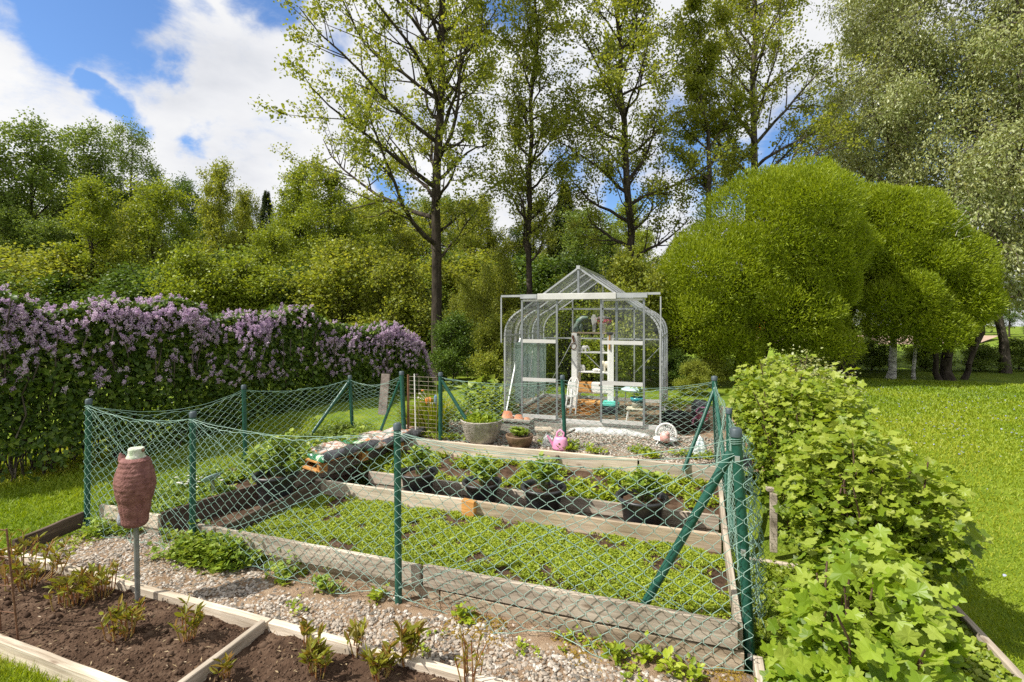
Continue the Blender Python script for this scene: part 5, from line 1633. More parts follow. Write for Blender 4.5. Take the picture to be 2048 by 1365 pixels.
# plank leaning behind the rear fence, flower stick ornament, clumps beside the gate
c = Vector(ony(771, 812, 6.3))
o = board('old_plank', ony(769, 755, 6.35) + Vector((0, 0, 0)), ony(769.5, 755, 6.36), .5, .03, DARK_WOOD, None, 1) if False else None
m = MB(); m.bar(ony(765, 830, 6.25), ony(772, 748, 6.35), .14, .025, (0, 1, 0)); o = m.build('old_plank', plain('old_plank_wood', (.10, .075, .065), (.26, .22, .19), 9, .85, .3, 40), loc=c); tag(o, 'weathered dark plank standing upright behind the rear fence', 'plank')
c = ony(858, 820, 6.2)
t = thing('flower_ornament', c, 'orange and white metal flower ornament with spreading petals beside the gate', 'garden ornament')
hub = ony(858, 803, 6.2)
MB().tube([hub, hub + Vector((.03, 0, -.45))], .008, 7).build('stick', RUST, t)
ORM = plain('orange_enamel', (.55, .14, .03), (.68, .24, .05), 15, .4)
for k in range(9):
    a = 2.2 + k * .36
    v = Vector((math.cos(a), .1, math.sin(a) * .9)); ln = R.uniform(.12, .19)
    MB().tube([hub, hub + v * ln], .003, 5).build('spoke', ALU, t)
    MB().ball(hub + v * (ln + .01), (.022, .008, .014), 8, 5).build('petal', [ORM, PORC, PORC][k % 3] if True else ORM, t)
MB().ball(hub, (.07, .035, .06), 12, 8).build('flower_head', ORM, t)
MB().ball(hub + Vector((.06, -.02, -.04)), (.04, .02, .035), 10, 7).build('white_patch', PORC, t)
MB().ball(hub + Vector((.11, -.01, .02)), (.03, .02, .08), 10, 7).build('blue_patch', plain('blue_enamel', (.10, .22, .42), (.2, .32, .5), 15, .4), t)


def clump(name, c, n, r, h, wid, label, mat, cat='plant', seed=0):
    rg = np.random.default_rng(seed)
    a = rg.uniform(0, 6.28, n); q = np.sqrt(rg.random(n)) * r * .45
    P = np.array(c) + np.stack([np.cos(a) * q, np.sin(a) * q, np.zeros(n)], 1)
    hh = h * rg.uniform(.6, 1.15, n)
    outl = rg.uniform(.2, 1.0, n) * r * .8
    st = [np.array(P)]
    dirv_ = np.stack([np.cos(a), np.sin(a), 0 * a], 1)
    pts = []
    for t in (0, .35, .65, .85, 1.0):
        pts.append(P + dirv_ * (outl * t ** 1.8)[:, None] + np.array([0, 0, 1.]) * (hh * (t - .30 * t ** 3.2 * (outl / r)))[:, None])
    side = np.stack([-np.sin(a), np.cos(a), 0 * a], 1)
    ws = [wid * .7, wid, wid * .9, wid * .55, wid * .08]
    V = np.stack([np.stack([p - side * w_ / 2, p + side * w_ / 2], 1) for p, w_ in zip(pts, ws)], 1)
    Fq = np.array([[0, 1, 3, 2], [2, 3, 5, 4], [4, 5, 7, 6], [6, 7, 9, 8]])
    Fi = (np.arange(n) * 10)[:, None, None] + Fq[None]
    o = link(name, np_mesh(name, V.reshape(-1, 3), Fi.reshape(-1, 4), np.repeat(rg.random(n), 10)), mat, loc=c)
    return tag(o, label, cat)


clump('daylily_clump', (-3.32, 6.12, .36), 420, .42, .62, .014, 'grassy daylily clump seen through the wire grid gate', GRASS_BLADE, seed=1)
clump('daylily_clump', (-3.72, 6.25, .36), 260, .36, .42, .013, 'lower grassy clump left of the gate, in front of the plank', GRASS_BLADE, seed=2)


def shrub(name, c, rx, ry, h, n, size, label, mat, tpl='oval', seed=0, z0=.0, width=1.2, shell=.55, nst=14, stem_mat=STEM, lobes=5, cat='shrub', up=.5, sr=.006, group=None):
    """leafy shrub: leaves spread through a lumpy volume over visible stems"""
    rg = np.random.default_rng(seed)
    c = np.array(c, float)
    t = thing(name, c, label, cat, group)
    lc = [np.array([0, 0, .52 * h])] + [np.array([rx * .62 * math.cos(a), ry * .62 * math.sin(a), h * rg.uniform(.30, .74)]) for a in rg.uniform(0, 6.28, lobes)]
    lr = [np.array([rx * .82, ry * .82, h * .48])] + [np.array([rx, ry, h * .55]) * rg.uniform(.38, .58) for _ in range(lobes)]
    w = np.array([np.prod(r) ** .7 for r in lr]); w /= w.sum()
    k = rg.choice(len(lc), n, p=w)
    d = unit(rg.normal(size=(n, 3)))
    rad_ = np.where(rg.random(n) < shell, rg.uniform(.82, 1.05, n), rg.uniform(.25, .9, n))
    C, Rr = np.array(lc)[k], np.array(lr)[k]
    P = C + d * Rr * rad_[:, None]
    P += .05 * rg.normal(size=(n, 3)) * [rx, ry, h]
    ok = P[:, 2] > z0
    P, d = P[ok], d[ok]
    n = len(P)
    A = d * [1, 1, .5] + rg.normal(0, .45, (n, 3)) + [0, 0, -.15]
    N = d * .5 + [0, 0, up] + rg.normal(0, .35, (n, 3)) + np.array([SUN_TO.x, SUN_TO.y, 0]) * .3
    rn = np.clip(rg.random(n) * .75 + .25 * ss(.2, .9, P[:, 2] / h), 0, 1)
    link('foliage', leafmesh('foliage', P + c, A, N, size * rg.uniform(.55, 1.25, n), tpl, rn, width), mat, t)
    st = []
    for i in range(nst):
        a = rg.uniform(0, 6.28); q = rg.random()
        e = np.array([math.cos(a) * rx * .8 * q, math.sin(a) * ry * .8 * q, h * rg.uniform(.7, .98)])
        b = np.array([math.cos(a) * rx * .15, math.sin(a) * ry * .15, -.03])
        ts = np.linspace(0, 1, 7)[:, None]
        st.append(c + b + (e - b) * ts + np.array([0, 0, 1.]) * .12 * h * ts * (1 - ts) + rg.normal(0, .015 * h, (7, 3)) * (ts > .1))
    V, Fi = stems_mesh(st, sr, sr * .75)
    link('stems', np_mesh('stems', V, Fi, smooth=True), stem_mat, t)
    return t


shrub('leafy_perennial', (-3.05, 7.4, .38), .38, .38, .62, 420, .10, 'broad leaved green perennial behind the rear fence', LEAF_POT, 'heart', 3, nst=10)
shrub('leafy_perennial', (-2.78, 7.15, .38), .30, .30, .60, 900, .055, 'yellow green feathery perennial beside the greenhouse corner', LEAF_WEED, 'narrow', 4, width=2.0)
shrub('leafy_perennial', (-3.35, 7.0, .38), .34, .34, .36, 600, .05, 'low blue green perennial left of the stone planter', LEAF_POT, 'oval', 5)

# weathered trestle by the currants
tp = onz(1547, 1092, .05)
t = thing('wooden_trestle', tp, 'weathered wooden post with a short rail beside the currant bushes', 'wooden post')
tpz = Vector((tp.x, tp.y, .50))
MB().bar(tp - Vector((0, 0, .05)), tpz, .055, .045, (0, 1, 0)).build('post', GREY_WOOD, t, bevel=.003)
MB().bar(tpz + Vector((-.05, .035, .02)), tpz + Vector((.42, .10, .02)), .05, .03).build('rail', GREY_WOOD, t, bevel=.003)
MB().bar(tpz + Vector((.38, .1, .0)), tp + Vector((.38, .1, -.05)), .055, .045, (0, 1, 0)).build('post', GREY_WOOD, t, bevel=.003)

# currant bushes
BROWN_STEM = plain('brown_twig', (.06, .035, .022), (.14, .085, .055), 10, .8)
shrub('currant_bush', (.78, 2.80, .02), .34, .72, .82, 2100, .066, 'nearest bush with large pale maple shaped leaves at the fence corner', LEAF_CURRANT_NEAR, 'lobed', 11, shell=.7, nst=14, stem_mat=BROWN_STEM, up=1.0, group='currant bushes', cat='bush')
shrub('currant_bush', (1.06, 3.95, .03), .50, .60, 1.20, 5200, .052, 'middle currant bush leaning over the bed corner onto the lawn', LEAF_CURRANT, 'lobed', 12, shell=.6, nst=18, stem_mat=BROWN_STEM, up=.8, group='currant bushes', cat='bush')
shrub('currant_bush', (.95, 5.3, .05), .54, .70, 1.40, 5200, .052, 'tall currant bush beside the wire fence behind the wooden trestle', LEAF_CURRANT, 'lobed', 13, shell=.6, nst=18, stem_mat=BROWN_STEM, up=.8, group='currant bushes', cat='bush')
shrub('currant_bush', (.93, 6.3, .25), .56, .62, 1.28, 4800, .052, 'currant bush behind the rear fence corner post', LEAF_CURRANT, 'lobed', 14, shell=.6, nst=16, stem_mat=BROWN_STEM, up=.8, group='currant bushes', cat='bush')
shrub('garden_shrub', (1.35, 7.4, .35), .62, .55, 1.18, 5200, .038, 'pale small leaved shrub behind the currant bushes', LEAF_SILVER, 'oval', 15, shell=.6, nst=16, stem_mat=BROWN_STEM, up=.8, cat='bush')

# ------------------------------------------------------------------ lilac hedge
hx0, hy0, hx1, hy1 = -8.05, 2.6, -5.35, 9.9
hd_ = np.array([hx1 - hx0, hy1 - hy0]); HL = np.linalg.norm(hd_); hd_ /= HL; hn = np.array([hd_[1], -hd_[0]])   # hn: towards the garden
hedge = thing('lilac_hedge', (-6.7, 6.2, 0), 'long purple flowering lilac hedge with shaded dark green leaves', 'hedge')


def htop(t):
    return 2.33 - .49 * t - .30 * ss(.6, 1, t) - .8 * ss(.95, 1.0, t) + .10 * np.sin(t * 23) + .07 * np.sin(t * 51 + 1)


def hpos(t, s, z):
    """t along 0..1, s depth: 0 garden face .. 1 far face"""
    xy = np.array([hx0, hy0]) + hd_[None] * (t * HL)[:, None] - hn[None] * (s * 1.25)[:, None]
    return np.concatenate([xy, (z)[:, None]], 1)


n = 66000
t = G.random(n)
v = G.random(n) ** .75
topz = htop(t)
face = G.random(n)
s = np.where(face < .55, np.abs(G.normal(0, .10, n)), np.where(face < .75, G.random(n), 1 - np.abs(G.normal(0, .12, n))))
v = np.where((face >= .55) & (face < .75), 1 - np.abs(G.normal(0, .05, n)), v)
P = hpos(t, s, v * topz)
lump = fbm(P, 1.5, 3)
P[:, :2] += hn[None] * ((lump - .5) * .55 - .18 * ss(.6, 1.0, v) * (s < .5) )[:, None]
keep = (G.random(n) < ss(.25, .48, fbm(P + 9, 2.6, 3)) + .15) & (G.random(n) < .35 + .65 * ss(.02, .35, v))
P, v, s, t = P[keep], v[keep], s[keep], t[keep]
n = len(P)
A = G.normal(0, .5, (n, 3)) + [0, 0, -.35]; A[:, :2] += hn[None] * .5
N = G.normal(0, .45, (n, 3)) + [0, 0, .75]; N[:, :2] += hn[None] * .45
link('foliage', leafmesh('foliage', P, A, N, .070 * G.uniform(.6, 1.25, n), 'heart', np.clip(G.random(n) * .85, 0, 1)), LEAF_LILAC, hedge)
# blossoms: loose upright panicles of small florets, most of them along the top
np_ = 3000
t = G.random(np_); vv = 1 - np.abs(G.normal(0, .12, np_)); vv = np.where(G.random(np_) < .20, G.uniform(.45, .9, np_), vv)
vv = np.clip(vv, .4, 1.03)
s = np.where(vv > .93, G.random(np_) * .8, np.abs(G.normal(0, .06, np_)))
C = hpos(t, s, vv * htop(t) + .02)
C[:, :2] += hn[None] * ((fbm(C, 1.5, 3) - .5) * .55 + .11 - .18 * ss(.6, 1, vv) * (s < .5))[:, None]
C = C[G.random(np_) < ss(.30, .52, fbm(C + 30, 1.7, 3)) + .14]
np_ = len(C)
m_ = 58
ax = G.normal(0, .55, (np_, 3)) + [0, 0, .8]; ax[:, :2] += hn[None] * .35; ax = unit(ax)
ln = G.uniform(.045, .105, np_)
u = G.random((np_, m_)) ** .8
rr = (1 - u * .6) * .042 * (ln / .10)[:, None] * np.sqrt(G.random((np_, m_)) * .6 + .4)
d = unit(G.normal(size=(np_, m_, 3)))
P = C[:, None] + ax[:, None] * (u * ln[:, None])[..., None] + d * rr[..., None]
P = P.reshape(-1, 3); d = d.reshape(-1, 3)
base_r = np.repeat(G.random(np_), m_)
link('blossoms', leafmesh('blossoms', P, rdir(len(P)), d + .4 * rdir(len(P)), G.uniform(.011, .020, len(P)), 'rhomb', np.clip(base_r * .6 + G.random(len(P)) * .4, 0, 1), 1.5), LILAC_FLOWER, hedge)
# stems
st = []
for i in range(150):
    t0 = R.random(); s0 = R.uniform(.12, .9)
    b = hpos(np.array([t0]), np.array([s0]), np.array([-.05]))[0]
    for q in range(R.randint(1, 3)):
        e = hpos(np.array([min(1, max(0, t0 + R.uniform(-.05, .05)))]), np.array([min(1, max(0, s0 + R.uniform(-.5, .5)))]), np.array([1.0]))[0]
        e[2] = htop(np.array([t0]))[0] * R.uniform(.6, .95)
        ts = np.linspace(0, 1, 8)[:, None]
        st.append(b + (e - b) * ts + G.normal(0, .03, (8, 3)) * (ts > .1))
V, Fi = stems_mesh(st, .011, .008)
link('stems', np_mesh('stems', V, Fi, smooth=True), BARK, hedge)


# ------------------------------------------------------------------ trees
def skeleton(rg, H, r0, first, nprim, lenf, elev, nsec=7, nter=4, lean=(0, 0), wob=.10, droop=0.0, bend=.35, asym=None, terlen=.45, top_r=.012, secf=.42, side=5, twigr=.006):
    """trunk, limbs, branches and twigs. Returns tube segments and the twigs (start, end) that carry leaves"""
    nT = 16
    ts = np.linspace(0, 1, nT)
    tr = np.stack([lean[0] * ts ** 1.3 + np.cumsum(rg.normal(0, wob / nT ** .5, nT)) * (ts > 0), lean[1] * ts ** 1.3 + np.cumsum(rg.normal(0, wob / nT ** .5, nT)) * (ts > 0), H * ts], 1)
    tr[0] = 0
    rT = np.maximum(r0 * (1 - ts) ** .75, top_r); rT[0] *= 1.35
    T0, T1, Ra, Rb = [tr[:-1]], [tr[1:]], [rT[:-1]], [rT[1:]]
    tw0, tw1 = [], []

    def limb(p, d, L, r, npts, up):
        pts = [p]; d = d / np.linalg.norm(d)
        for k in range(npts):
            d = d + rg.normal(0, .13, 3) + np.array([0, 0, up / npts])
            d = d / np.linalg.norm(d)
            pts.append(pts[-1] + d * L / npts)
        pts = np.array(pts)
        rr = r * (1 - np.linspace(0, .82, npts + 1))
        T0.append(pts[:-1]); T1.append(pts[1:]); Ra.append(rr[:-1]); Rb.append(rr[1:])
        return pts, rr

    for i in range(nprim):
        t = first + (1 - first) * ((i + rg.uniform(0, .8)) / nprim) ** .9
        t = min(t, .985)
        f = t * (nT - 1); k = int(f); p = tr[k] + (tr[min(k + 1, nT - 1)] - tr[k]) * (f - k)
        az = i * 2.39996 + rg.normal(0, .35)
        L = lenf(t) * rg.uniform(.7, 1.2)
        if asym: L *= max(.35, 1 + asym[1] * math.cos(az - asym[0]))
        el = elev(t) + rg.normal(0, .12)
        d = np.array([math.cos(az) * math.cos(el), math.sin(az) * math.cos(el), math.sin(el)])
        rl = max(min(r0 * (1 - t) ** .75 * .55, .018 + .016 * L), twigr * 1.3)
        pts, rr = limb(p, d, L, rl, 7, bend - droop)
        ns = max(2, int(nsec * L / max(lenf(.5), .1)))
        for j in range(ns):
            q = rg.uniform(.18, 1.0)
            f = q * 7; k = min(int(f), 6); pb = pts[k] + (pts[k + 1] - pts[k]) * (f - k)
            db = unit(pts[k + 1] - pts[k])
            sd = rg.normal(size=3); sd -= db * sd.dot(db); sd = unit(sd)
            dd = db * .75 + sd * .8 + np.array([0, 0, .12 - droop * .5])
            L2 = L * secf * (1.15 - .6 * q) * rg.uniform(.6, 1.3) + .15
            p2, r2 = limb(pb, dd, L2, max(rr[k] * .5, twigr), 4, bend * .6 - droop * 1.3)
            for m in range(nter):
                q2 = rg.uniform(.25, 1.0); f = q2 * 4; k2 = min(int(f), 3)
                pc = p2[k2] + (p2[k2 + 1] - p2[k2]) * (f - k2)
                d3 = unit(unit(p2[k2 + 1] - p2[k2]) * .6 + rg.normal(0, .6, 3) + np.array([0, 0, -droop * 1.6]))
                e = pc + d3 * terlen * rg.uniform(.5, 1.3)
                tw0.append(pc); tw1.append(e)
            tw0.append(p2[-2]); tw1.append(p2[-1])
    # top leader twigs
    for m in range(6):
        tw0.append(tr[-1]); tw1.append(tr[-1] + rg.normal(0, .3, 3) + [0, 0, .2])
    tw0, tw1 = np.array(tw0), np.array(tw1)
    T0.append(tw0); T1.append(tw1); Ra.append(np.full(len(tw0), twigr)); Rb.append(np.full(len(tw0), twigr * .5))
    return np.concatenate(T0), np.concatenate(T1), np.concatenate(Ra), np.concatenate(Rb), tw0, tw1


def tree_meshes(rg, leaves, size, tpl, scat, width=1.0, hang=0.0, side=5, **kw):
    a, b, ra, rb, w0, w1 = skeleton(rg, **kw)
    V, Fi = segtubes(a, b, ra, rb, side)
    wood_me = np_mesh('trunk', V, Fi, smooth=True)
    k = rg.integers(0, len(w0), leaves)
    u = rg.random((leaves, 1)) ** .7
    P = w0[k] + (w1[k] - w0[k]) * u + rg.normal(0, scat, (leaves, 3))
    A = unit(w1[k] - w0[k]) * .5 + rg.normal(0, .6, (leaves, 3)) + [0, 0, -hang]
    N = rg.normal(0, .55, (leaves, 3)) + [0, 0, .7]
    tone = np.repeat(rg.random(len(w0)), 1)[k]
    rn = np.clip(tone * .5 + rg.random(leaves) * .55, 0, 1)
    leaf_me = leafmesh('crown', P, A, N, size * rg.uniform(.6, 1.3, leaves), tpl, rn, width)
    return wood_me, leaf_me


def tree(name, base, wood_me, leaf_me, bark, leaf, label, group=None, s=1.0, rz=0.0, cat='tree'):
    t = thing(name, base, label, cat, group)
    for nm, me, mt in (('trunk', wood_me, bark), ('crown', leaf_me, leaf)):
        if not me.materials: me.materials.append(mt)
        o = bpy.data.objects.new(nm, me); COL.objects.link(o); o.parent = t
    t.scale = (s, s, s * 1.0); t.rotation_euler = (0, 0, rz)
    return t


def gbase(px, d):
    p = at(px, HPX, d); p.z = float(gz(p.x, p.y)) - .05
    return p


def rgn(s): return np.random.default_rng(s)


left_az = math.pi + YAW      # towards the left of the picture, in world angles
# the row of tall alders behind the greenhouse
T1 = tree_meshes(rgn(101), 70000, .066, 'oval', .085, 1.25, H=16.5, r0=.150, first=.17, nprim=62, lenf=lambda t: 4.1 * (1 - t) ** .55 * min(1, .55 + t * 1.3) + .4, elev=lambda t: .28 + .75 * t, nsec=9, nter=4, lean=(-.2, .1), asym=(left_az, .42), bend=.5, terlen=.42, wob=.22, twigr=.005)
tree('tall_alder', gbase(880, 12.6), *T1, BARK_DARK, LEAF_ALDER, 'tallest alder with dark trunk and wide spreading limbs at the end of the lilac hedge', 'tall alders behind the greenhouse')
T2 = tree_meshes(rgn(102), 31000, .064, 'oval', .085, 1.25, H=14.5, r0=.105, first=.20, nprim=50, lenf=lambda t: 1.75 * (1 - t) ** .45 + .3, elev=lambda t: .55 + .5 * t, nsec=7, nter=4, lean=(.1, 0), bend=.5, terlen=.4, wob=.2, twigr=.005)
tree('tall_alder', gbase(1047, 14.2), *T2, BARK_DARK, LEAF_ALDER, 'slender upright alder behind the left half of the greenhouse', 'tall alders behind the greenhouse')
T3 = tree_meshes(rgn(103), 40000, .065, 'oval', .085, 1.25, H=15, r0=.13, first=.20, nprim=52, lenf=lambda t: 2.5 * (1 - t) ** .45 + .3, elev=lambda t: .35 + .6 * t, nsec=8, nter=4, lean=(-.1, 0), bend=.45, terlen=.42, wob=.25, twigr=.005)
tree('tall_alder', gbase(1263, 13.6), *T3, BARK_DARK, LEAF_ALDER, 'alder with a straight dark trunk behind the right half of the greenhouse', 'tall alders behind the greenhouse')
T4 = tree_meshes(rgn(104), 32000, .070, 'oval', .09, 1.25, H=15.5, r0=.16, first=.30, nprim=44, lenf=lambda t: 2.9 * (1 - t) ** .45 + .3, elev=lambda t: .38 + .6 * t, nsec=8, nter=4, lean=(.1, 0), bend=.45, terlen=.42, wob=.25, twigr=.005)
tree('tall_alder', gbase(1497, 15.5), *T4, BARK, LEAF_ALDER, 'alder rising behind the round willows with open sky around its limbs', 'tall alders behind the greenhouse')
T5 = tree_meshes(rgn(105), 20000, .070, 'oval', .09, 1.25, H=11, r0=.13, first=.45, nprim=20, lenf=lambda t: 1.7 * (1 - t) ** .5 + .3, elev=lambda t: .5 + .5 * t, nsec=6, nter=4, lean=(-.9, 0), bend=.5, terlen=.4, wob=.25, twigr=.005)
tree('tall_alder', gbase(1418, 15.4), *T5, BARK, LEAF_ALDER, 'shorter leaning alder close beside the trunk behind the round willows', 'tall alders behind the greenhouse')


# globe willows: dense rounded crowns built of overlapping lobes
def globe(name, base, lobes, n, label, seed, stems, leaf=LEAF_GLOBE, size=.088, width=1.0, group=None, up=.55, tpl='narrow'):
    rg = rgn(seed)
    t = thing(name, base, label, 'tree', group)
    sub_ = []
    for c_, r_ in lobes:
        for q in range(4):
            dd = unit(rg.normal(size=3) + np.array([.25, -.55, .25]))
            k_ = rg.uniform(.34, .50)
            sub_.append((tuple(np.array(c_) + dd * np.array(r_) * rg.uniform(.66, .80)), tuple(np.array(r_) * k_)))
    lobes = list(lobes) + sub_
    C = np.array([l[0] for l in lobes]); Rr = np.array([l[1] for l in lobes])
    w = (Rr ** 1.0).prod(1) ** .667; w /= w.sum()
    k = rg.choice(len(lobes), n, p=w)
    d = unit(rg.normal(size=(n, 3)) + [0, 0, .18])
    sh = rg.random(n)
    q = np.where(sh < .74, rg.uniform(.91, 1.02, n), rg.uniform(.5, .92, n))
    Dl = d * Rr[k]
    P = C[k] + Dl * q[:, None]
    bump = fbm(P, 1.1, 3)
    P = P + d * ((bump - .5) * .55)[:, None] + rg.normal(0, .03, (n, 3))
    # open gaps, fewer leaves hanging underneath
    keep = (rg.random(n) < ss(.24, .42, fbm(P + 5, 1.9, 3)) + .3) & (rg.random(n) < ss(-1.1, -.35, d[:, 2]) + .22)
    P, d = P[keep], d[keep]
    m = len(P)
    A = d * .9 + [0, 0, up] + rg.normal(0, .5, (m, 3))
    N = rg.normal(0, .6, (m, 3)) + d * .7
    rn = np.clip(.15 + .45 * fbm(P, 2.5, 2) + rg.uniform(-.15, .45, m), 0, 1)
    link('crown', leafmesh('crown', P, A, N, size * rg.uniform(.6, 1.25, m), tpl, rn, width), leaf, t)
    T0, T1_, Ra, Rb = [], [], [], []
    for (b, e, r) in stems:
        b, e = np.array(b, float), np.array(e, float)
        ts = np.linspace(0, 1, 9)[:, None]
        pts = b + (e - b) * ts + rg.normal(0, .05, (9, 3)) * (ts > .1)
        rr = r * (1.15 - .6 * ts[:, 0]); rr[0] *= 1.25
        T0.append(pts[:-1]); T1_.append(pts[1:]); Ra.append(rr[:-1]); Rb.append(rr[1:])
        for j in range(46):       # limbs fan out into the lobes
            l = rg.integers(len(lobes)); q_ = rg.uniform(.35, 1); f = q_ * 8; kk = min(int(f), 7)
            p = pts[kk] + (pts[kk + 1] - pts[kk]) * (f - kk)
            tgt = C[l] + unit(rg.normal(size=3) + [0, 0, .2]) * Rr[l] * rg.uniform(.6, .95)
            if np.linalg.norm(tgt - p) > 3.2: continue
            tt = np.linspace(0, 1, 6)[:, None]
            pl = p + (tgt - p) * tt + np.array([0, 0, 1.]) * .15 * tt * (1 - tt) + rg.normal(0, .05, (6, 3)) * (tt > .05)
            rl = .028 * (1.1 - tt[:, 0])
            T0.append(pl[:-1]); T1_.append(pl[1:]); Ra.append(rl[:-1]); Rb.append(np.maximum(rl[1:], .004))
    V, Fi = segtubes(np.concatenate(T0), np.concatenate(T1_), np.concatenate(Ra), np.concatenate(Rb), 7)
    link('trunk', np_mesh('trunk', V, Fi, smooth=True), BARK_DARK, t)
    return t


def lobe(px, py, d, rx, rz_, ry=None):
    return (tuple(at(px, py, d)), (rx, ry or rx, rz_))


def stemp(px0, d0, px1, py1, d1, r):
    return (tuple(gbase(px0, d0)), tuple(at(px1, py1, d1)), r)


globe('globe_willow', gbase(1500, 12.2), [lobe(1545, 470, 12.2, 1.75, 1.60), lobe(1440, 560, 12.0, 1.45, 1.30), lobe(1625, 500, 12.4, 1.30, 1.25), lobe(1400, 640, 11.8, 1.05, .85), lobe(1560, 620, 11.8, 1.25, .95), lobe(1600, 410, 12.4, 1.1, .95), lobe(1450, 690, 11.7, .9, .5), lobe(1640, 690, 11.8, .8, .45)], 240000,
      'broad bright green willow with a rounded dome crown nearest to the greenhouse', 201, [stemp(1478, 12.2, 1500, 480, 12.2, .10), stemp(1512, 12.3, 1570, 470, 12.3, .08), stemp(1440, 12.1, 1420, 600, 12, .06)], group='round willows')
globe('globe_willow', gbase(1697, 12.6), [lobe(1628, 575, 11.9, .78, .72), lobe(1600, 670, 11.8, .80, .60), lobe(1660, 430, 12.8, .9, .8), lobe(1640, 645, 12.2, .55, .5)], 100000,
      'lower round willow clump in the gap between the two big dome crowns', 202, [stemp(1688, 12.6, 1660, 600, 12.4, .075), stemp(1706, 12.6, 1700, 450, 12.6, .08)], group='round willows')
globe('globe_willow', gbase(1905, 12.6), [lobe(1775, 480, 12.8, 1.45, 1.35), lobe(1850, 545, 12.6, 1.35, 1.25), lobe(1790, 610, 12.3, 1.10, .95), lobe(1900, 600, 12.4, .95, .75), lobe(1740, 440, 13.0, 1.0, .9), lobe(1830, 660, 12.2, .95, .55)], 210000,
      'rounded green willow with its rough leaning trunk beside the lawn', 203, [stemp(1898, 12.6, 1890, 560, 12.6, .115), stemp(1926, 12.7, 1985, 600, 12.7, .06), stemp(1880, 12.6, 1850, 600, 12.6, .06)], group='round willows')

# silvery willows at the right edge
for (px, d, seed, n, H_, lf, lab) in [(1850, 15.5, 301, 75000, 14, 3.3, 'silvery olive willow standing behind the rounded green willows'), (2012, 14.2, 302, 85000, 14.5, 3.2, 'silvery willow with drooping twigs and bare trunk standing at the far lawn edge'), (2130, 15.5, 303, 60000, 14, 3.2, 'silvery willow partly out of view beyond the lawn'), (1745, 18.5, 304, 60000, 14.5, 2.6, 'olive willow far behind the gap beside the last alder')]:
    me = tree_meshes(rgn(seed), n, .100, 'narrow', .17, 1.7, hang=.6, H=H_, r0=.115, first=.12, nprim=50, lenf=lambda t, lf=lf: lf * (1 - t) ** .5 * min(1, .6 + t * 1.5) + .4, elev=lambda t: .45 + .5 * t, nsec=9, nter=5, lean=(.2, 0), bend=.25, droop=.45, terlen=.55, wob=.35, twigr=.006)
    tree('silver_willow', gbase(px, d), *me, BARK, LEAF_SILVER, lab, 'silvery willows')
# birch trunk and a thin pole tree below the willows
me = tree_meshes(rgn(311), 2500, .07, 'oval', .1, 1.2, H=3.7, r0=.105, first=.5, nprim=12, lenf=lambda t: .9, elev=lambda t: .5, nsec=4, nter=4, terlen=.4)
tree('birch_tree', gbase(1782, 13.0), *me, BARK_BIRCH, LEAF_BIRCH, 'birch with white flaking trunk below the rounded willow crowns')
me = tree_meshes(rgn(312), 1500, .07, 'oval', .1, 1.2, H=4, r0=.045, first=.4, nprim=14, lenf=lambda t: .9, elev=lambda t: .5, nsec=4, nter=3, terlen=.35)
tree('young_birch', gbase(1828, 12.8), *me, BARK_BIRCH, LEAF_BIRCH, 'thin pale stem of a young birch beside the white birch trunk')

# ------------------------------------------------------------------ woodland behind
proto = {}
proto['dec1'] = tree_meshes(rgn(401), 26000, .105, 'rhomb', .16, 1.3, H=11, r0=.16, first=.10, nprim=36, lenf=lambda t: 2.8 * (1 - t) ** .5 * min(1, .6 + 1.6 * t) + .4, elev=lambda t: .35 + .6 * t, nsec=7, nter=4, terlen=.6, side=4)
proto['dec2'] = tree_meshes(rgn(402), 23000, .10, 'rhomb', .14, 1.3, H=10, r0=.14, first=.12, nprim=34, lenf=lambda t: 2.3 * (1 - t) ** .4 + .4, elev=lambda t: .6 + .5 * t, nsec=7, nter=4, terlen=.55, side=4)
proto['dec3'] = tree_meshes(rgn(403), 21000, .10, 'rhomb', .15, 1.3, H=8, r0=.12, first=.06, nprim=34, lenf=lambda t: 2.5 * (1 - t) ** .5 + .4, elev=lambda t: .3 + .7 * t, nsec=7, nter=4, terlen=.6, side=4)
proto['birch'] = tree_meshes(rgn(404), 28000, .10, 'rhomb', .16, 1.2, hang=.4, H=13, r0=.14, first=.16, nprim=40, lenf=lambda t: 2.4 * (1 - t) ** .5 * min(1, .5 + 2 * t) + .4, elev=lambda t: .5 + .4 * t, nsec=7, nter=4, terlen=.7, droop=.5, side=4)
proto['bush'] = tree_meshes(rgn(405), 15000, .085, 'oval', .16, 1.3, H=3.4, r0=.05, first=.02, nprim=30, lenf=lambda t: 1.5 * (1 - t) ** .4 + .3, elev=lambda t: .5 + .5 * t, nsec=6, nter=4, terlen=.4, side=4)
proto['sap'] = tree_meshes(rgn(406), 9000, .08, 'oval', .16, 1.25, H=5.5, r0=.05, first=.12, nprim=26, lenf=lambda t: 1.2 * (1 - t) ** .5 + .3, elev=lambda t: .5 + .4 * t, nsec=5, nter=4, terlen=.4, side=4)


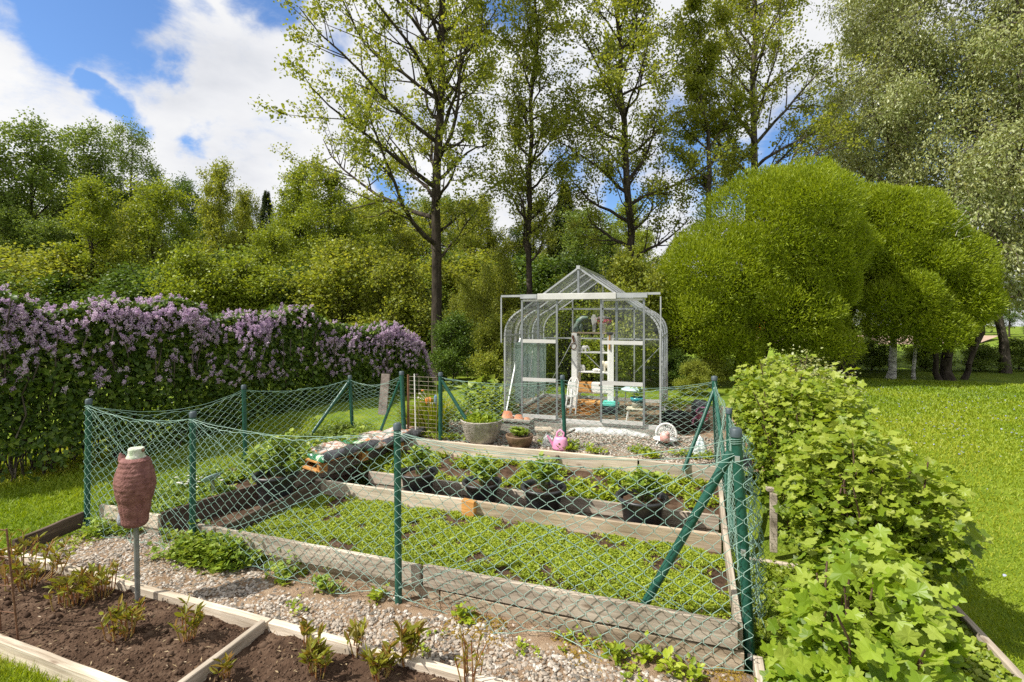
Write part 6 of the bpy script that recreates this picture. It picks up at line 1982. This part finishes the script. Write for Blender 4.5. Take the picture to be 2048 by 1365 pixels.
def spruce_meshes(rg, H, rmax, n):
    z = rg.random(n) ** .8
    a = rg.uniform(0, 6.28, n)
    lay = np.clip(np.floor(z * 26) / 26 + rg.normal(0, .012, n) + .012 * np.sin(a * 3 + np.floor(z * 26) * 2.1), 0, 1)
    r = rmax * (1.02 - z) * (.8 + .3 * np.sin(a * 4 + np.floor(z * 26) * 1.7)) * rg.uniform(.15, 1.0, n) ** .6
    P = np.stack([np.cos(a) * r, np.sin(a) * r, H * (.06 + .93 * lay) - .25 * r + rg.normal(0, .06, n)], 1)
    A = np.stack([np.cos(a), np.sin(a), rg.normal(-.2, .25, n)], 1)
    N = rg.normal(0, .4, (n, 3)) + [0, 0, 1]
    V, Fi = segtubes(np.array([[0, 0, 0.]]), np.array([[0, 0, H]]), [.16], [.01], 6)
    return np_mesh('trunk', V, Fi, smooth=True), leafmesh('crown', P, A, N, .26 * rg.uniform(.6, 1.2, n), 'narrow', None, 1.1)


proto['spruce'] = spruce_meshes(rgn(407), 12, 4.6, 30000)
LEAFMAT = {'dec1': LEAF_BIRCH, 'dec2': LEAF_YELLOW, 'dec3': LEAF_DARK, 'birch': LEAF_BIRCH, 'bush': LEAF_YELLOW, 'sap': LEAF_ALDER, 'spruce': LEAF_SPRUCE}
made = {}


def wood_tree(kind, name, px, d, top_py, label, leaf=None, group=None, rz=None, wscale=1.0, bark=None):
    """a woodland tree standing at picture column px, d metres away, tall enough to reach top_py"""
    b = gbase(px, d)
    w_me, l_me = proto[kind]
    H0 = {'dec1': 11, 'dec2': 10, 'dec3': 8, 'birch': 13, 'bush': 3.4, 'sap': 5.5, 'spruce': 12}[kind] * 1.04
    s = (EYE - (top_py - HPX) / FPX * d - b.z) / H0
    leaf = leaf or LEAFMAT[kind]
    key = (kind, leaf.name)
    if key not in made:
        lm = l_me if not l_me.materials else l_me.copy()
        lm.materials.clear(); lm.materials.append(leaf)
        if not w_me.materials: w_me.materials.append(bark or BARK_DARK)
        made[key] = lm
    t = thing(name, b, label, 'tree', group)
    for nm, me in (('trunk', w_me), ('crown', made[key])):
        o = bpy.data.objects.new(nm, me); COL.objects.link(o); o.parent = t
    sw = s * wscale
    t.scale = (sw, sw, s); t.rotation_euler = (0, 0, R.uniform(0, 6.28) if rz is None else rz)
    return t


# left: distinct trees over the hedge
wood_tree('dec1', 'broadleaf_tree', 60, 25, 262, 'big dense broadleaf tree rising over the outer end of the hedge', LEAF_BIRCH, wscale=1.15)
wood_tree('dec1', 'broadleaf_tree', 165, 28, 268, 'dense tall tree beside the drooping birch', LEAF_BIRCH)
wood_tree('dec1', 'broadleaf_tree', -60, 23, 250, 'broadleaf tree cut by the edge of the view over the hedge', LEAF_BIRCH)
wood_tree('birch', 'birch_tree', 262, 30, 245, 'tall birch with drooping twigs standing clear against the cloud', LEAF_BIRCH, wscale=.95)
wood_tree('dec2', 'broadleaf_tree', 190, 19, 380, 'fresh green tree with dark forked trunk in front of the birch', LEAF_YELLOW, wscale=1.15)
wood_tree('dec3', 'broadleaf_tree', 310, 20, 385, 'rounded yellowish tree right of the dark forked trunk', LEAF_YELLOW)
wood_tree('dec3', 'broadleaf_tree', 370, 27, 380, 'small dark crown in the dip of the tree line', LEAF_DARK, wscale=.7)
wood_tree('dec2', 'broadleaf_tree', 432, 24, 340, 'airy pointed tree standing alone in the dip of the tree line', LEAF_ALDER, wscale=.85)
wood_tree('dec2', 'broadleaf_tree', 490, 26, 395, 'slim light tree next to the spruce', LEAF_ALDER, wscale=.7)
wood_tree('spruce', 'spruce_tree', 533, 33, 366, 'dark spruce top showing over the broadleaf trees', wscale=.7)
wood_tree('spruce', 'spruce_tree', 800, 34, 405, 'spruce hidden in the wood behind the tallest alder', wscale=1.0)
wood_tree('spruce', 'spruce_tree', 1130, 30, 350, 'brownish spruce between the two middle alders', wscale=1.0)
wood_tree('dec2', 'broadleaf_tree', 590, 23, 345, 'yellow green tree right of the spruce top', LEAF_YELLOW, wscale=1.0)
wood_tree('dec2', 'broadleaf_tree', 665, 20, 352, 'yellow green tree beneath the long limbs of the tallest alder', LEAF_YELLOW, wscale=1.15)
wood_tree('dec3', 'broadleaf_tree', 545, 18, 470, 'low spreading yellow green tree behind the lilac hedge', LEAF_YELLOW, wscale=1.1)
wood_tree('dec1', 'broadleaf_tree', 740, 24, 400, 'broad green tree just left of the dark alder trunk', LEAF_YELLOW)
wood_tree('bush', 'hazel_bush', 395, 13, 545, 'fresh green bush poking over the purple blossoms', LEAF_YELLOW)
wood_tree('bush', 'hazel_bush', 690, 14.5, 530, 'bright leafy bush behind the far half of the lilac hedge', LEAF_ALDER, wscale=1.3)
wood_tree('bush', 'hazel_bush', 785, 14, 560, 'leafy bush at the foot of the tallest alder', LEAF_ALDER, wscale=1.1)
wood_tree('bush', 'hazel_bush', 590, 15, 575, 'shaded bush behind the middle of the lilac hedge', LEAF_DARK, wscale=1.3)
wood_tree('bush', 'hazel_bush', 500, 14, 560, 'yellowish bush just above the middle of the hedge', LEAF_YELLOW, wscale=1.2)
wood_tree('bush', 'hazel_bush', 1265, 11.8, 555, 'green bush against the right eave of the greenhouse', LEAF_ALDER, wscale=.9)
wood_tree('bush', 'hazel_bush', 1330, 12.5, 700, 'low bush under the dome willow beside the greenhouse', LEAF_ALDER, wscale=1.5)
wood_tree('bush', 'hazel_bush', 1185, 12.4, 640, 'green bush seen through the rear glass of the greenhouse', LEAF_ALDER, wscale=1.3)
wood_tree('bush', 'hazel_bush', 1090, 13.2, 690, 'bush seen through the glass behind the teal fleece', LEAF_ALDER, wscale=1.4)
wood_tree('bush', 'hazel_bush', 1385, 10.2, 735, 'low leafy bush between the greenhouse and the currants', LEAF_ALDER, wscale=1.4)
wood_tree('sap', 'sapling', 935, 13.4, 560, 'thin sapling right of the tallest alder trunk', LEAF_ALDER, wscale=.7)
wood_tree('sap', 'sapling', 968, 14, 540, 'thin leafy sapling left of the greenhouse', LEAF_ALDER, wscale=.7)
wood_tree('sap', 'sapling', 905, 13.8, 600, 'short sapling touching the tallest alder trunk', LEAF_ALDER, wscale=.7)
wood_tree('sap', 'sapling', 1010, 15, 500, 'leafy sapling directly behind the greenhouse corner', LEAF_ALDER, wscale=.8)
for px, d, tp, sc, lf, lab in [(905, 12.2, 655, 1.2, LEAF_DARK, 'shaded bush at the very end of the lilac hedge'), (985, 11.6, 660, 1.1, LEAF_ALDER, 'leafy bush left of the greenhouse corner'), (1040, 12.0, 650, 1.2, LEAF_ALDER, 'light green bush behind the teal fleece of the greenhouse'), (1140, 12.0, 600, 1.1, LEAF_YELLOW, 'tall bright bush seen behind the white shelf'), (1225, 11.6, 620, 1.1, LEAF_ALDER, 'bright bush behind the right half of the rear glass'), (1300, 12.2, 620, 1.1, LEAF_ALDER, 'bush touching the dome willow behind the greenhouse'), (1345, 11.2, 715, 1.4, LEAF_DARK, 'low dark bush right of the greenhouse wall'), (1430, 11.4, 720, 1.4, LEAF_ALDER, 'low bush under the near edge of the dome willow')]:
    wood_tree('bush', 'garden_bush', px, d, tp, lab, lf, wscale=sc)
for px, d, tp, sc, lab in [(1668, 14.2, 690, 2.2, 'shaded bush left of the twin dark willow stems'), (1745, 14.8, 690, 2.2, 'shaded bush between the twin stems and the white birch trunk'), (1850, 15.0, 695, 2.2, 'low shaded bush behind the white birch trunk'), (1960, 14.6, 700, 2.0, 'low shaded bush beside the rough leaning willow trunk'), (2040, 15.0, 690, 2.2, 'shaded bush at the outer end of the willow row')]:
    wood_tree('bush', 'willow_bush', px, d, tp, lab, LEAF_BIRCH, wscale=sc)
LABW = 'one of the many similar green trees that fill the wood behind the garden'
GRP = 'trees of the dense wood behind the garden'
for i in range(64):
    px = -160 + 2360 * ((i * .618034) % 1)
    d = R.uniform(22, 36)
    top = 430 if px < 1250 else 470
    if px < 560: top = 430
    if px > 1280: top = 560; d = R.uniform(36, 46)
    wood_tree(R.choice(['dec1', 'dec2', 'dec3', 'dec3']), 'woodland_tree', px, d, top + R.uniform(-25, 50), LABW, R.choice([LEAF_DARK, LEAF_BIRCH, LEAF_ALDER, LEAF_YELLOW]), GRP, wscale=R.uniform(.9, 1.25))
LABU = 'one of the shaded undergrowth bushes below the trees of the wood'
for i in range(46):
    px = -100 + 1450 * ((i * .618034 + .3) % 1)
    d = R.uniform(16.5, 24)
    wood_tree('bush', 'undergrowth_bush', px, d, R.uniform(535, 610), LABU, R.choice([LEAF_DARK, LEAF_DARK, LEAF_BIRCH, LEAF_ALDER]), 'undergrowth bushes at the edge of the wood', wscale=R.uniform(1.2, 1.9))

# orange leaved bush and bare earth far behind the willows
OR_LEAF = leafmat('orange_leaf', [(.50, .20, .03), (.62, .28, .04), (.55, .32, .06)], .3, tint=(1.1, .9, .4))
wood_tree('bush', 'orange_bush', 1500, 26, 612, 'orange leaved bush glowing far behind the dome willow', OR_LEAF, wscale=1.0)
EARTH = plain('bare_earth', (.30, .20, .14), (.44, .32, .24), 1.5, .95, .4, 12)
e0 = [at(px, HPX, d) for px, d in ((1230, 27), (1950, 27), (2000, 34), (1200, 34))]
o = sheet('bare_field', [(p.x, p.y) for p in e0], (.42, .42, .62, .62), EARTH, 40, 10, .05, .6)
e0 = [at(px, HPX, d) for px, d in ((800, 14.6), (2600, 14.6), (2400, 27.2), (700, 27.2))]
sheet('meadow', [(p.x, p.y) for p in e0], (.40, .40, .43, .43), MEADOW, 60, 30, .03, .8)
e0 = [at(px, HPX, d) for px, d in ((-900, 10), (830, 16), (720, 45), (-700, 45))]
sheet('forest_floor', [(p.x, p.y) for p in e0], (.40, .40, .5, .5), FOREST_FLOOR, 30, 30, .05, .6)
